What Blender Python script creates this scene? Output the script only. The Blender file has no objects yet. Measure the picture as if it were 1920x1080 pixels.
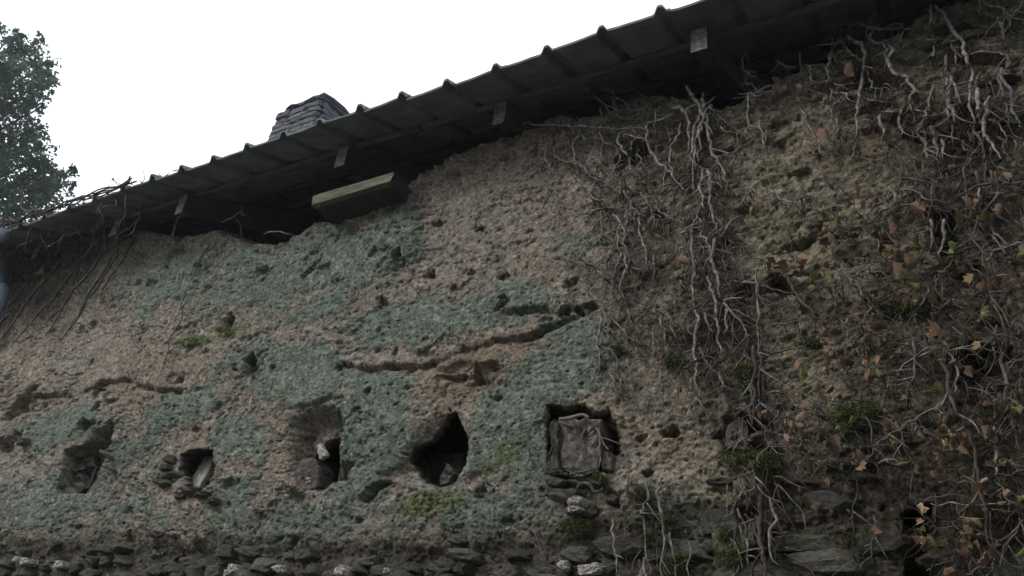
import bpy, math, random
import numpy as np
from mathutils import Vector, Matrix
random.seed(7); RNG=np.random.default_rng(7)
scene=bpy.context.scene
COL=scene.collection

# ------------------------------------------------------------------ camera, sky, sun, exposure
CAM=np.array([0.0,-3.2,1.6])
FPX=1535.0; PITCH=math.radians(29.3); ROLL=math.radians(7.1); AZ=math.radians(32.6)
_fh=np.array([-math.sin(AZ),math.cos(AZ),0]); _r=np.array([math.cos(AZ),math.sin(AZ),0]); _z=np.array([0,0,1.])
VF=_fh*math.cos(PITCH)+_z*math.sin(PITCH); _u=np.cross(_r,VF)
VR=_r*math.cos(ROLL)+_u*math.sin(ROLL); VU=-_r*math.sin(ROLL)+_u*math.cos(ROLL)
cd=bpy.data.cameras.new('camera'); cam=bpy.data.objects.new('camera',cd); COL.objects.link(cam)
M=Matrix(((VR[0],VU[0],-VF[0],CAM[0]),(VR[1],VU[1],-VF[1],CAM[1]),(VR[2],VU[2],-VF[2],CAM[2]),(0,0,0,1)))
cam.matrix_world=M
cd.sensor_width=36; cd.lens=36*FPX/1920; cd.clip_start=0.05; cd.clip_end=2000
scene.camera=cam
scene.render.resolution_x=1024; scene.render.resolution_y=576

SUN_EL=math.radians(36); SUN_AZ=math.radians(218)   # direction towards the veiled sun: high, to the front-left of the wall
w=bpy.data.worlds.new('World'); scene.world=w; w.use_nodes=True
nt=w.node_tree; nt.nodes.clear()
out=nt.nodes.new('ShaderNodeOutputWorld'); bg=nt.nodes.new('ShaderNodeBackground'); bg.inputs['Strength'].default_value=0.15
sky=nt.nodes.new('ShaderNodeTexSky'); sky.sky_type='NISHITA'; sky.sun_disc=False; sky.sun_elevation=SUN_EL; sky.sun_rotation=SUN_AZ
sky.air_density=1.0; sky.dust_density=4.0
mixs=nt.nodes.new('ShaderNodeMix'); mixs.data_type='RGBA'; mixs.inputs[0].default_value=0.85
mixs.inputs[7].default_value=(9.4,9.8,10.4,1)     # cloud sheet
nt.links.new(sky.outputs[0],mixs.inputs[6]); nt.links.new(mixs.outputs[2],bg.inputs[0]); nt.links.new(bg.outputs[0],out.inputs[0])
sl=bpy.data.lights.new('sun','SUN'); sl.energy=2.4; sl.angle=math.radians(18); sl.color=(1,0.95,0.88)
so=bpy.data.objects.new('sun',sl); COL.objects.link(so)
sd=Vector((math.sin(SUN_AZ)*math.cos(SUN_EL),math.cos(SUN_AZ)*math.cos(SUN_EL),math.sin(SUN_EL)))
so.rotation_euler=sd.to_track_quat('Z','Y').to_euler()
vs=scene.view_settings; vs.view_transform='Standard'; vs.look='None'; vs.gamma=1; vs.use_curve_mapping=False; vs.exposure=0.15

# ------------------------------------------------------------------ helpers
def ray(px,py): return VF+VR*((px-960)/FPX)-VU*((py-540)/FPX)
def at(px,py,Y=0.0):
    v=ray(px,py); t=(Y-CAM[1])/v[1]; return CAM+v*t
def image_px(X,Y,Z):
    """Image pixel coordinates of world points, as projected by the camera."""
    qx=X-CAM[0]; qy=Y-CAM[1]; qz=Z-CAM[2]
    f=qx*VF[0]+qy*VF[1]+qz*VF[2]
    return 960+FPX*(qx*VR[0]+qy*VR[1]+qz*VR[2])/f, 540-FPX*(qx*VU[0]+qy*VU[1]+qz*VU[2])/f
def mmpx(px,py):           # metres per image pixel at the wall
    v=ray(px,py); return (3.2/v[1])*1.0/FPX*1.0*np.linalg.norm(v)/1.0

_perm={}
def _grad(seed):
    if seed not in _perm:
        r=np.random.default_rng(seed); p=r.permutation(256); a=r.random(256)*2*np.pi
        _perm[seed]=(p,np.cos(a),np.sin(a))
    return _perm[seed]
def pn(x,y,seed=0):
    p,gx,gy=_grad(seed)
    xi=np.floor(x).astype(np.int64); yi=np.floor(y).astype(np.int64); xf=x-xi; yf=y-yi
    def g(ix,iy,dx,dy):
        h=p[(p[ix&255]+iy)&255]; return gx[h]*dx+gy[h]*dy
    u=xf*xf*xf*(xf*(xf*6-15)+10); v=yf*yf*yf*(yf*(yf*6-15)+10)
    a=g(xi,yi,xf,yf); b=g(xi+1,yi,xf-1,yf); c=g(xi,yi+1,xf,yf-1); d=g(xi+1,yi+1,xf-1,yf-1)
    return ((a+(b-a)*u)*(1-v)+(c+(d-c)*u)*v)*1.5
def fbm(x,y,seed=0,o=4,gain=.5):
    s=0;a=1.;t=0
    for i in range(o):
        s=s+a*pn(x*2**i+i*17.3,y*2**i-i*9.1,seed+i); t+=a; a*=gain
    return s/t
def worley(x,y,seed):
    xi=np.floor(x).astype(np.int64); yi=np.floor(y).astype(np.int64); p,gx,gy=_grad(seed); f1=np.full(x.shape,9.); f2=f1.copy(); idv=np.zeros(x.shape)
    for i in (-1,0,1):
        for j in (-1,0,1):
            h=p[(p[(xi+i)&255]+yi+j)&255]; d=np.hypot(xi+i+.5+.45*gx[h]-x,yi+j+.5+.45*gy[h]-y)
            f2=np.where(d<f1,f1,np.minimum(f2,d)); idv=np.where(d<f1,h/255.,idv); f1=np.minimum(f1,d)
    return f1,f2,idv
def sstep(a,b,x):
    t=np.clip((x-a)/(b-a),0,1); return t*t*(3-2*t)
def polysd(px,py,poly):
    """signed distance, negative inside"""
    d=np.full(px.shape,1e9); inside=np.zeros(px.shape,bool); n=len(poly)
    for i in range(n):
        x0,y0=poly[i]; x1,y1=poly[(i+1)%n]; ex,ey=x1-x0,y1-y0
        wx,wy=px-x0,py-y0; t=np.clip((wx*ex+wy*ey)/(ex*ex+ey*ey+1e-12),0,1)
        d=np.minimum(d,np.hypot(wx-ex*t,wy-ey*t))
        c=((y0>py)!=(y1>py))&(px<(x1-x0)*(py-y0)/(y1-y0+1e-12)+x0); inside^=c
    return np.where(inside,-d,d)

def worldloc(o):
    v=Vector((0,0,0))
    while o is not None: v+=o.location; o=o.parent
    return v
def build(name,V,F,mat,parent=None,smooth=True,attrs=None,kind=None):
    me=bpy.data.meshes.new(name)
    V=np.asarray(V,dtype=np.float32).reshape(-1,3)
    if parent is not None: V=V-np.array(worldloc(parent),dtype=np.float32)
    if isinstance(F,np.ndarray) and F.ndim==2:
        n,k=F.shape
        me.vertices.add(len(V)); me.vertices.foreach_set('co',V.ravel())
        me.loops.add(n*k); me.loops.foreach_set('vertex_index',F.astype(np.int32).ravel())
        me.polygons.add(n); me.polygons.foreach_set('loop_start',np.arange(0,n*k,k,dtype=np.int32))
        me.polygons.foreach_set('loop_total',np.full(n,k,dtype=np.int32)); me.update(calc_edges=True)
    else:
        me.from_pydata(V.tolist(),[],[tuple(f) for f in F])
    if smooth: me.polygons.foreach_set('use_smooth',np.ones(len(me.polygons),bool))
    if attrs:
        for k,a in attrs.items():
            at_=me.attributes.new(k,'FLOAT','POINT'); at_.data.foreach_set('value',np.asarray(a,dtype=np.float32).ravel())
    me.materials.append(mat)
    o=bpy.data.objects.new(name,me); COL.objects.link(o)
    if parent is not None: o.parent=parent
    if kind: o['kind']=kind
    return o
def inst(name,me,loc,rot=(0,0,0),scale=(1,1,1),parent=None):
    o=bpy.data.objects.new(name,me); COL.objects.link(o)
    o.rotation_euler=rot; o.scale=scale
    if parent is not None: o.parent=parent; o.location=Vector(loc)-worldloc(parent)
    else: o.location=loc
    return o
def empty(name,loc,label,cat,group=None):
    o=bpy.data.objects.new(name,None); o.empty_display_size=.1; COL.objects.link(o); o.location=loc
    o['label']=label; o['category']=cat
    if group:o['group']=group
    return o
def tag(o,label,cat,group=None):
    o['label']=label;o['category']=cat
    if group:o['group']=group
    return o
def box(c,s,rot=None,jit=0.0,rng=None):
    """V,F of a chamfered box"""
    b=min(s)*.12; V=[];F=[]
    hx,hy,hz=s[0]/2,s[1]/2,s[2]/2
    import itertools
    for sx,sy,sz in itertools.product((-1,1),repeat=3):
        V+= [(sx*hx,sy*(hy-b),sz*(hz-b)),(sx*(hx-b),sy*hy,sz*(hz-b)),(sx*(hx-b),sy*(hy-b),sz*hz)]
    V=np.array(V)
    import bmesh
    bm=bmesh.new()
    for v in V: bm.verts.new(v)
    r=bmesh.ops.convex_hull(bm,input=bm.verts)
    bmesh.ops.dissolve_limit(bm,angle_limit=.02,verts=bm.verts,edges=bm.edges)
    bm.verts.index_update()
    V=np.array([v.co[:] for v in bm.verts]); F=[[v.index for v in f.verts] for f in bm.faces]; bm.free()
    if jit and rng is not None: V=V+rng.normal(0,jit,V.shape)
    if rot is not None: V=V@np.array(rot.to_3x3()).T
    return V+np.array(c),F
def catmull(P,n):
    P=np.asarray(P,float); 
    if len(P)<2: return P
    Q=np.vstack([2*P[0]-P[1],P,2*P[-1]-P[-2]]); out=[]
    for i in range(1,len(Q)-2):
        p0,p1,p2,p3=Q[i-1],Q[i],Q[i+1],Q[i+2]
        for t in np.linspace(0,1,n,endpoint=False):
            out.append(.5*((2*p1)+(-p0+p2)*t+(2*p0-5*p1+4*p2-p3)*t*t+(-p0+3*p1-3*p2+p3)*t**3))
    out.append(P[-1]); return np.array(out)
def tube(P,R,k=6,base=0):
    P=np.asarray(P,float); n=len(P); T=np.gradient(P,axis=0); T/=np.linalg.norm(T,axis=1)[:,None]+1e-9
    ref=np.array([.3,-.9,.31]); A=np.cross(T,ref); A/=np.linalg.norm(A,axis=1)[:,None]+1e-9; B=np.cross(T,A)
    an=np.arange(k)*2*np.pi/k
    V=P[:,None,:]+np.asarray(R)[:,None,None]*(np.cos(an)[None,:,None]*A[:,None,:]+np.sin(an)[None,:,None]*B[:,None,:])
    V=V.reshape(-1,3); F=[]
    for i in range(n-1):
        for j in range(k):
            F.append((base+i*k+j,base+i*k+(j+1)%k,base+(i+1)*k+(j+1)%k,base+(i+1)*k+j))
    V=np.vstack([V,P[0],P[-1]]); a=base+n*k; b=a+1
    for j in range(k):
        F.append((base+(j+1)%k,base+j,a,a)[:3]); F.append((base+(n-1)*k+j,base+(n-1)*k+(j+1)%k,b))
    return V,F
class MB:
    def __init__(s): s.V=[];s.F=[];s.n=0
    def add(s,V,F):
        V=np.asarray(V); s.F+= [tuple(i+s.n for i in f) for f in F]; s.V.append(V); s.n+=len(V)
    def build(s,name,mat,parent=None,**k): return build(name,np.vstack(s.V),s.F,mat,parent,**k)

# ------------------------------------------------------------------ materials
def mat(name,stops,scale=8,rough=.9,bump=.3,bscale=40,detail=8,coord='Object',rand=0.0,spec=.25,stretch=(1,1,1),patch=None,bdist=.01):
    m=bpy.data.materials.new(name); m.use_nodes=True; n=m.node_tree.nodes; L=m.node_tree.links
    p=n['Principled BSDF']; p.inputs['Roughness'].default_value=rough; p.inputs['Specular IOR Level'].default_value=spec
    tc=n.new('ShaderNodeTexCoord'); mp=n.new('ShaderNodeMapping'); mp.inputs['Scale'].default_value=stretch
    L.new(tc.outputs[coord],mp.inputs[0]); vec=mp.outputs[0]
    oi=n.new('ShaderNodeObjectInfo')
    if rand:
        va=n.new('ShaderNodeVectorMath'); va.operation='ADD'; cb=n.new('ShaderNodeCombineXYZ')
        mu=n.new('ShaderNodeMath'); mu.operation='MULTIPLY'; mu.inputs[1].default_value=37
        L.new(oi.outputs['Random'],mu.inputs[0]); L.new(mu.outputs[0],cb.inputs[0]); L.new(mu.outputs[0],cb.inputs[2])
        L.new(vec,va.inputs[0]); L.new(cb.outputs[0],va.inputs[1]); vec=va.outputs[0]
    nz=n.new('ShaderNodeTexNoise'); nz.inputs['Scale'].default_value=scale; nz.inputs['Detail'].default_value=detail; nz.inputs['Roughness'].default_value=.62
    L.new(vec,nz.inputs['Vector'])
    cr=n.new('ShaderNodeValToRGB'); e=cr.color_ramp.elements
    for i,(ps,c) in enumerate(stops):
        el=e[i] if i<2 else e.new(ps)
        el.position=ps; el.color=(*c,1)
    L.new(nz.outputs[0],cr.inputs[0]); c=cr.outputs[0]
    if patch:
        n2=n.new('ShaderNodeTexNoise'); n2.inputs['Scale'].default_value=patch[1]; n2.inputs['Detail'].default_value=5; L.new(vec,n2.inputs['Vector'])
        r2=n.new('ShaderNodeMapRange'); r2.inputs[1].default_value=patch[2]; r2.inputs[2].default_value=patch[2]+.08; L.new(n2.outputs[0],r2.inputs[0])
        mx=n.new('ShaderNodeMix'); mx.data_type='RGBA'; L.new(r2.outputs[0],mx.inputs[0]); L.new(c,mx.inputs[6]); mx.inputs[7].default_value=(*patch[0],1); c=mx.outputs[2]
    if rand:
        hs=n.new('ShaderNodeHueSaturation'); mr=n.new('ShaderNodeMapRange'); mr.inputs[3].default_value=1-rand; mr.inputs[4].default_value=1+rand
        L.new(oi.outputs['Random'],mr.inputs[0]); L.new(mr.outputs[0],hs.inputs['Value']); L.new(c,hs.inputs['Color']); c=hs.outputs[0]
    L.new(c,p.inputs['Base Color'])
    if bump:
        nb=n.new('ShaderNodeTexNoise'); nb.inputs['Scale'].default_value=bscale; nb.inputs['Detail'].default_value=10; nb.inputs['Roughness'].default_value=.65; L.new(vec,nb.inputs['Vector'])
        b=n.new('ShaderNodeBump'); b.inputs['Strength'].default_value=bump; b.inputs['Distance'].default_value=bdist; L.new(nb.outputs[0],b.inputs['Height']); L.new(b.outputs[0],p.inputs['Normal'])
    return m

def wall_material():
    m=bpy.data.materials.new('cob_earth'); m.use_nodes=True; n=m.node_tree.nodes; L=m.node_tree.links
    p=n['Principled BSDF']; p.inputs['Roughness'].default_value=.95; p.inputs['Specular IOR Level'].default_value=.12
    tc=n.new('ShaderNodeTexCoord'); O=tc.outputs['Object']
    def noise(s,d=8,r=.6,vec=O):
        a=n.new('ShaderNodeTexNoise'); a.inputs['Scale'].default_value=s; a.inputs['Detail'].default_value=d; a.inputs['Roughness'].default_value=r; L.new(vec,a.inputs['Vector']); return a.outputs[0]
    def ramp(v,st):
        cr=n.new('ShaderNodeValToRGB'); e=cr.color_ramp.elements
        for i,(ps,c) in enumerate(st):
            el=e[i] if i<2 else e.new(ps)
            el.position=ps; el.color=(*c,1)
        L.new(v,cr.inputs[0]); return cr.outputs[0]
    def mix(f,a,b):
        x=n.new('ShaderNodeMix'); x.data_type='RGBA'; L.new(f,x.inputs[0])
        for s,i in ((a,6),(b,7)):
            if isinstance(s,tuple): x.inputs[i].default_value=(*s,1)
            else: L.new(s,x.inputs[i])
        return x.outputs[2]
    def attr(nm):
        a=n.new('ShaderNodeAttribute'); a.attribute_name=nm; return a.outputs['Fac']
    def math_(op,a,b):
        x=n.new('ShaderNodeMath'); x.operation=op
        for i,s in enumerate((a,b)):
            if isinstance(s,(int,float)): x.inputs[i].default_value=s
            else: L.new(s,x.inputs[i])
        return x.outputs[0]
    def edge(fac,nz,lo,hi,k):      # break a broad mask up with noise
        s=math_('ADD',fac,math_('MULTIPLY',math_('SUBTRACT',nz,.5),k))
        r=n.new('ShaderNodeMapRange'); r.inputs[1].default_value=lo; r.inputs[2].default_value=hi; L.new(s,r.inputs[0]); return r.outputs[0]
    n1=noise(3.2,10,.65); n2=noise(22,10,.7); n3=noise(75,8,.8); n4=noise(7,10,.7)
    n5=noise(16,10,.72); nn=math_('ADD',math_('MULTIPLY',n4,.45),math_('MULTIPLY',n5,.55))
    c=ramp(n1,[(.3,(.100,.085,.067)),(.48,(.178,.154,.124)),(.7,(.30,.265,.218))])
    c2=ramp(n2,[(.3,(.050,.042,.034)),(.5,(.18,.155,.125)),(.72,(.42,.367,.305))])
    mx=n.new('ShaderNodeMix'); mx.data_type='RGBA'; mx.inputs[0].default_value=.55; L.new(c,mx.inputs[6]); L.new(c2,mx.inputs[7]); c=mx.outputs[2]
    c=mix(edge(attr('ochre'),n4,.3,.95,1.3),c,ramp(n2,[(.3,(.08,.062,.046)),(.6,(.185,.147,.11)),(.75,(.32,.26,.20))]))
    c=mix(math_('MULTIPLY',edge(attr('grey'),nn,.2,.85,1.5),.6),c,ramp(n2,[(.3,(.085,.082,.08)),(.5,(.15,.148,.145)),(.72,(.25,.245,.235))]))
    c=mix(math_('MULTIPLY',attr('olive'),.75),c,ramp(n2,[(.3,(.07,.062,.04)),(.5,(.15,.137,.092)),(.72,(.29,.26,.185))]))
    c=mix(math_('MULTIPLY',edge(attr('algae'),nn,.0,.95,1.6),.9),c,ramp(n2,[(.28,(.045,.059,.049)),(.5,(.10,.127,.107)),(.72,(.215,.252,.215))]))
    c=mix(edge(attr('moss'),nn,.35,.85,2.2),c,ramp(n2,[(.3,(.04,.055,.022)),(.5,(.085,.105,.045)),(.72,(.14,.16,.075))]))
    c=mix(math_('MULTIPLY',edge(attr('damp_shade'),nn,.15,.9,1.2),.85),c,ramp(n2,[(.3,(.016,.0155,.013)),(.5,(.042,.040,.033)),(.72,(.105,.10,.085))]))
    # small grit and lime flecks
    vo=n.new('ShaderNodeTexVoronoi'); vo.inputs['Scale'].default_value=26; L.new(O,vo.inputs['Vector'])
    sel=math_('MULTIPLY',math_('LESS_THAN',vo.outputs['Distance'],.13),math_('GREATER_THAN',n4,.60))
    c=mix(sel,c,(.42,.40,.36))
    mm=n.new('ShaderNodeMapRange'); L.new(n3,mm.inputs[0]); mm.inputs[1].default_value=.25; mm.inputs[2].default_value=.75; mm.inputs[3].default_value=.45; mm.inputs[4].default_value=1.55
    hs=n.new('ShaderNodeHueSaturation'); L.new(c,hs.inputs['Color']); L.new(mm.outputs[0],hs.inputs['Value'])
    vg=n.new('ShaderNodeTexVoronoi'); vg.inputs['Scale'].default_value=70; L.new(O,vg.inputs['Vector']); sg=n.new('ShaderNodeSeparateColor'); L.new(vg.outputs['Color'],sg.inputs[0])
    m3=n.new('ShaderNodeMapRange'); m3.inputs[3].default_value=.68; m3.inputs[4].default_value=1.34; L.new(sg.outputs[0],m3.inputs[0])
    h2=n.new('ShaderNodeHueSaturation'); L.new(hs.outputs[0],h2.inputs['Color']); L.new(m3.outputs[0],h2.inputs['Value']); L.new(h2.outputs[0],p.inputs['Base Color'])
    h=math_('ADD',math_('MULTIPLY',noise(60,10,.75),1.0),math_('MULTIPLY',noise(160,5,.7),.35))
    b=n.new('ShaderNodeBump'); b.inputs['Strength'].default_value=1.0; b.inputs['Distance'].default_value=.016; L.new(h,b.inputs['Height']); L.new(b.outputs[0],p.inputs['Normal'])
    return m
M_wall=wall_material()
M_stone=mat('field_stone',[(.3,(.022,.021,.018)),(.5,(.050,.048,.041)),(.72,(.12,.115,.10))],scale=16,bump=1.0,bscale=30,rand=.35,patch=((.06,.08,.035),5,.58))
M_stone_w=mat('lime_crusted_stone',[(.35,(.1,.095,.085)),(.5,(.3,.29,.265)),(.7,(.6,.58,.55))],scale=12,bump=.8,bscale=35,rand=.15,patch=((.12,.115,.1),9,.53))
M_dark=mat('dark_stone',[(.3,(.02,.019,.017)),(.5,(.045,.043,.039)),(.7,(.08,.075,.07))],scale=10,bump=.5,bscale=40)  # dark tone of the boulder in the far left recess
M_slate=mat('grey_slate',[(.3,(.13,.12,.115)),(.5,(.21,.2,.19)),(.7,(.3,.29,.275))],scale=10,bump=.35,bscale=60,rand=.15)
M_slab=mat('rough_block',[(.3,(.022,.019,.017)),(.5,(.052,.046,.041)),(.72,(.125,.112,.10))],scale=32,bump=1.0,bscale=34,rand=.2,bdist=.02)
M_tile=mat('fibre_tile',[(.3,(.075,.082,.09)),(.5,(.125,.134,.145)),(.72,(.19,.20,.21))],scale=5,bump=.35,bscale=50,rand=.14,patch=((.10,.115,.085),4,.62))
M_wood_shade=mat('shade_dark_wood',[(.3,(.018,.016,.014)),(.5,(.034,.031,.027)),(.7,(.06,.055,.048))],scale=6,bump=.6,bscale=20,stretch=(6,1,6),rand=.15)  # under-eave shade put into the wood colour: rafter sides, rear battens, beam underside
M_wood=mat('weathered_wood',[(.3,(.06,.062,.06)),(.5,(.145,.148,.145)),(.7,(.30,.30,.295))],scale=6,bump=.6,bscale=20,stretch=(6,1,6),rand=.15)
M_batten=mat('green_batten',[(.3,(.045,.05,.043)),(.5,(.085,.093,.08)),(.7,(.13,.14,.12))],scale=6,bump=.5,bscale=20,stretch=(1,6,6),rand=.1)
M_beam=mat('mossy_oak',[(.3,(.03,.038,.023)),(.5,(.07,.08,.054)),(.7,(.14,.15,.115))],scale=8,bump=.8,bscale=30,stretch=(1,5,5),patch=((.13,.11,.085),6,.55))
M_bark=mat('dead_bark',[(.3,(.04,.037,.033)),(.5,(.095,.088,.080)),(.72,(.235,.224,.208))],scale=38,bump=1.0,bscale=60,rand=.4,bdist=.006,rough=.75)
M_bark_d=mat('dark_bark',[(.3,(.02,.017,.014)),(.5,(.045,.038,.032)),(.72,(.10,.087,.073))],scale=18,bump=.6,bscale=60,rand=.35)
M_bark_m=mat('brown_bark',[(.3,(.045,.039,.033)),(.5,(.10,.088,.076)),(.72,(.22,.2,.175))],scale=18,bump=.6,bscale=60,rand=.35)
M_bark_b=mat('blue_grey_bark',[(.3,(.025,.027,.032)),(.5,(.055,.057,.064)),(.72,(.13,.13,.14))],scale=18,bump=.6,bscale=60,rand=.35)
def leafmat(name,st,trans=.25,**k):
    m=mat(name,st,rough=.65,rand=k.pop('rand',.35),**k); n=m.node_tree.nodes; L=m.node_tree.links
    p=n['Principled BSDF']; o=n['Material Output']; t=n.new('ShaderNodeBsdfTranslucent'); x=n.new('ShaderNodeMixShader'); x.inputs[0].default_value=trans
    L.new(p.inputs['Base Color'].links[0].from_socket,t.inputs[0]); L.new(p.outputs[0],x.inputs[1]); L.new(t.outputs[0],x.inputs[2]); L.new(x.outputs[0],o.inputs[0]); return m
M_leaf=[leafmat('rust_leaf',[(.3,(.08,.05,.033)),(.5,(.175,.11,.072)),(.7,(.31,.20,.135))],scale=25,bump=.4),
        leafmat('tan_leaf',[(.3,(.22,.15,.09)),(.5,(.38,.28,.18)),(.7,(.5,.4,.29))],scale=25,bump=.4),
        leafmat('dark_brown_leaf',[(.3,(.04,.027,.017)),(.5,(.085,.055,.035)),(.7,(.16,.10,.065))],scale=25,bump=.4),
        leafmat('olive_leaf',[(.3,(.06,.07,.02)),(.5,(.11,.12,.04)),(.7,(.2,.18,.07))],scale=25,bump=.4)]
M_moss=leafmat('moss',[(.3,(.02,.027,.008)),(.5,(.045,.058,.017)),(.72,(.09,.108,.035))],trans=.15,scale=30,bump=0,rand=.2)
M_crown=leafmat('tree_leaf',[(.3,(.018,.045,.024)),(.5,(.034,.075,.04)),(.7,(.065,.12,.065))],trans=.3,scale=1.5,bump=0,rand=0)
M_weed=leafmat('weed',[(.3,(.04,.07,.02)),(.5,(.08,.13,.04)),(.7,(.13,.2,.07))],trans=.3,scale=20,bump=0)
M_ground=mat('gravelly_earth',[(.3,(.07,.066,.054)),(.5,(.11,.105,.088)),(.7,(.17,.16,.14))],scale=1.5,bump=.6,bscale=12)
M_pipe=mat('blue_grey_pipe',[(.3,(.10,.13,.16)),(.6,(.15,.185,.22))],scale=4,rough=.5,bump=.1)
M_blue=mat('blue_plastic',[(.3,(.008,.014,.02)),(.6,(.014,.023,.032))],scale=4,rough=.45,bump=.1)

# ------------------------------------------------------------------ ground
s=120
def gridmesh(x0,x1,y0,y1,n):
    xs=np.linspace(-1,1,n); xs=np.sign(xs)*np.abs(xs)**3; X,Y=np.meshgrid(x0+(x1-x0)*(xs+1)/2,y0+(y1-y0)*(xs+1)/2,indexing='ij')
    Z=.05*fbm(X*.6,Y*.6,5,3)-.03; idx=np.arange(n*n).reshape(n,n)
    F=np.stack([idx[:-1,:-1],idx[1:,:-1],idx[1:,1:],idx[:-1,1:]],-1).reshape(-1,4)
    return np.stack([X,Y,Z],-1).reshape(-1,3),F
V,F=gridmesh(-s,s,-s,s,161); g=build('ground',V,F,M_ground); g['kind']='structure'

# ------------------------------------------------------------------ added scattering volume round the scene, standing in for lens glare
V=[(x,y,z) for x in (-s-5,s+5) for y in (-s-5,s+5) for z in (-1.2,19.)]
mh=bpy.data.materials.new('glare_mist'); mh.use_nodes=True; n_=mh.node_tree.nodes; n_.remove(n_['Principled BSDF'])
pv=n_.new('ShaderNodeVolumePrincipled'); pv.inputs['Color'].default_value=(.86,.92,1,1); pv.inputs['Density'].default_value=.0016; pv.inputs['Anisotropy'].default_value=.6
mh.node_tree.links.new(pv.outputs[0],n_['Material Output'].inputs['Volume'])
hz=build('glare_haze',V,[(0,1,3,2),(4,6,7,5),(0,4,5,1),(2,3,7,6),(0,2,6,4),(1,5,7,3)],mh,smooth=False,kind='stuff')
# ------------------------------------------------------------------ barn
barn=empty('barn',(-3,0,0),'old earth-walled barn with eroded cob face, rubble stone base and ribbed roof','barn')

TOP=[(-60,440),(0,442),(60,440),(120,436),(200,436),(230,428),(260,424),(300,430),(335,436),(370,426),(400,420),(430,432),(470,448),(520,446),(560,428),(600,404),(650,400),(690,392),(740,365),(775,332),(800,312),(840,290),(880,262),(910,250),(950,245),(975,232),(1010,222),(1030,206),(1055,198),(1080,206),(1130,204),(1160,184),(1200,170),(1240,165),(1285,172),(1310,180),(1345,192),(1390,178),(1420,156),(1450,140),(1500,114),(1560,92),(1620,58),(1690,46),(1715,22),(1735,8),(1790,-20),(1850,-40),(1920,-60),(2100,-120)]
tw=np.array([at(*p) for p in TOP]); tx=np.concatenate([[-13],tw[:,0],[3]]); tz=np.concatenate([[5.0],tw[:,2],[5.0]])
o=np.argsort(tx); tx=tx[o]; tz=tz[o]
# grid axes (finer towards the camera side)
def axis(stops):
    a=[];
    for (x0,x1,d) in stops:
        a.append(np.linspace(x0,x1,max(2,int(round((x1-x0)/d))),endpoint=False))
    a.append([stops[-1][1]]); return np.concatenate(a)
xs=axis([(-12,-8.4,.06),(-8.4,-5,.0085),(-5,-2.6,.0065),(-2.6,.75,.0052),(.75,3.5,.06)])
zs=axis([(0,2.0,.06),(2.0,3.3,.0052),(3.3,5.15,.0062)])
X,Z=np.meshgrid(xs,zs,indexing='ij')
PX,PY=image_px(X,0,Z)
top=np.interp(X,tx,tz)+.035*fbm(X*5,X*0+3.3,11,4,.6)+.012*pn(X*28,X*0+1,12)
# depth: +Y goes into the wall, D<0 stands proud
warp=.06*fbm(X*3,Z*3,21,3)
wx=X+warp; wz=Z+.05*fbm(X*3+9,Z*3+5,22,3)
# pigment masks
def blobs(lst,k=1.0):
    m=np.zeros_like(X)
    for (cx,cy,rx,ry,ang,s_) in lst:
        a=math.radians(ang); dx=PX-cx; dy=PY-cy; u=(dx*math.cos(a)+dy*math.sin(a))/rx; v=(-dx*math.sin(a)+dy*math.cos(a))/ry
        m=np.maximum(m,s_*np.exp(-(u*u+v*v)**1.3*.7))
    return m
algae=blobs([(560,500,190,55,-20,.95),(740,430,50,60,-30,.9),(330,520,110,50,-10,.75),(440,470,60,40,-20,.8),(560,700,110,55,15,1.1),(700,730,60,30,10,1.1),(700,810,70,80,0,1.15),(660,890,60,60,0,.9),(860,590,180,45,-10,.72),(720,610,70,40,-30,.85),(800,570,40,30,0,.6),(1060,620,70,40,-20,.8),(1040,700,90,55,-25,1.0),(960,790,60,60,-30,.95),(920,850,60,50,-20,.95),(640,550,120,30,-30,.75),(440,820,50,50,-50,.95),(340,770,80,30,-20,.9),(120,800,90,30,-10,.85),(200,870,120,40,-30,.6),(430,950,60,60,0,.75),(100,940,130,60,-10,.6),(540,980,150,40,0,.6),(900,960,160,50,0,.6),(1000,880,50,60,0,.7),(230,960,100,40,0,.55),(1260,960,40,50,-30,.6),(1420,640,40,25,0,.5),(1220,760,40,20,0,.5),(450,690,60,40,0,.45),(1080,470,60,30,0,.45),(260,550,60,40,0,.55),(1300,1010,70,40,0,.4)])
moss=blobs([(800,945,80,28,-8,.85),(940,860,60,40,-30,.65),(1500,420,120,60,-10,.45),(1620,600,140,70,0,.45),(1180,650,40,25,0,.5),(430,620,40,15,-20,.8),(370,640,40,12,-10,.8),(1600,800,80,50,0,.6),(150,860,30,30,0,.8),(1480,650,60,30,0,.4),(400,990,20,14,0,.6),(1040,990,60,30,0,.5),(1420,850,60,40,0,.6)])
ochre=blobs([(900,690,130,60,-15,.8),(850,740,60,30,0,.75),(1180,750,60,40,0,.45),(1300,840,130,60,10,.6),(1350,950,70,60,0,.5),(630,780,24,30,0,.7),(405,880,22,60,8,.9),(270,760,120,40,-25,.5),(650,920,60,20,20,.6),(690,400,120,20,-20,.5),(1230,510,80,40,0,.4),(560,850,30,60,0,.5),(1150,820,30,70,0,.55),(690,660,60,20,0,.45)])
grey=blobs([(880,450,200,90,-15,.5),(640,600,300,120,-10,.45),(200,640,220,80,-30,.4),(80,900,300,120,0,.6),(600,960,400,70,0,.6),(950,960,250,70,0,.6),(1650,420,200,120,0,.35),(860,380,90,30,0,.45),(900,560,160,70,0,.45)])
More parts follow.
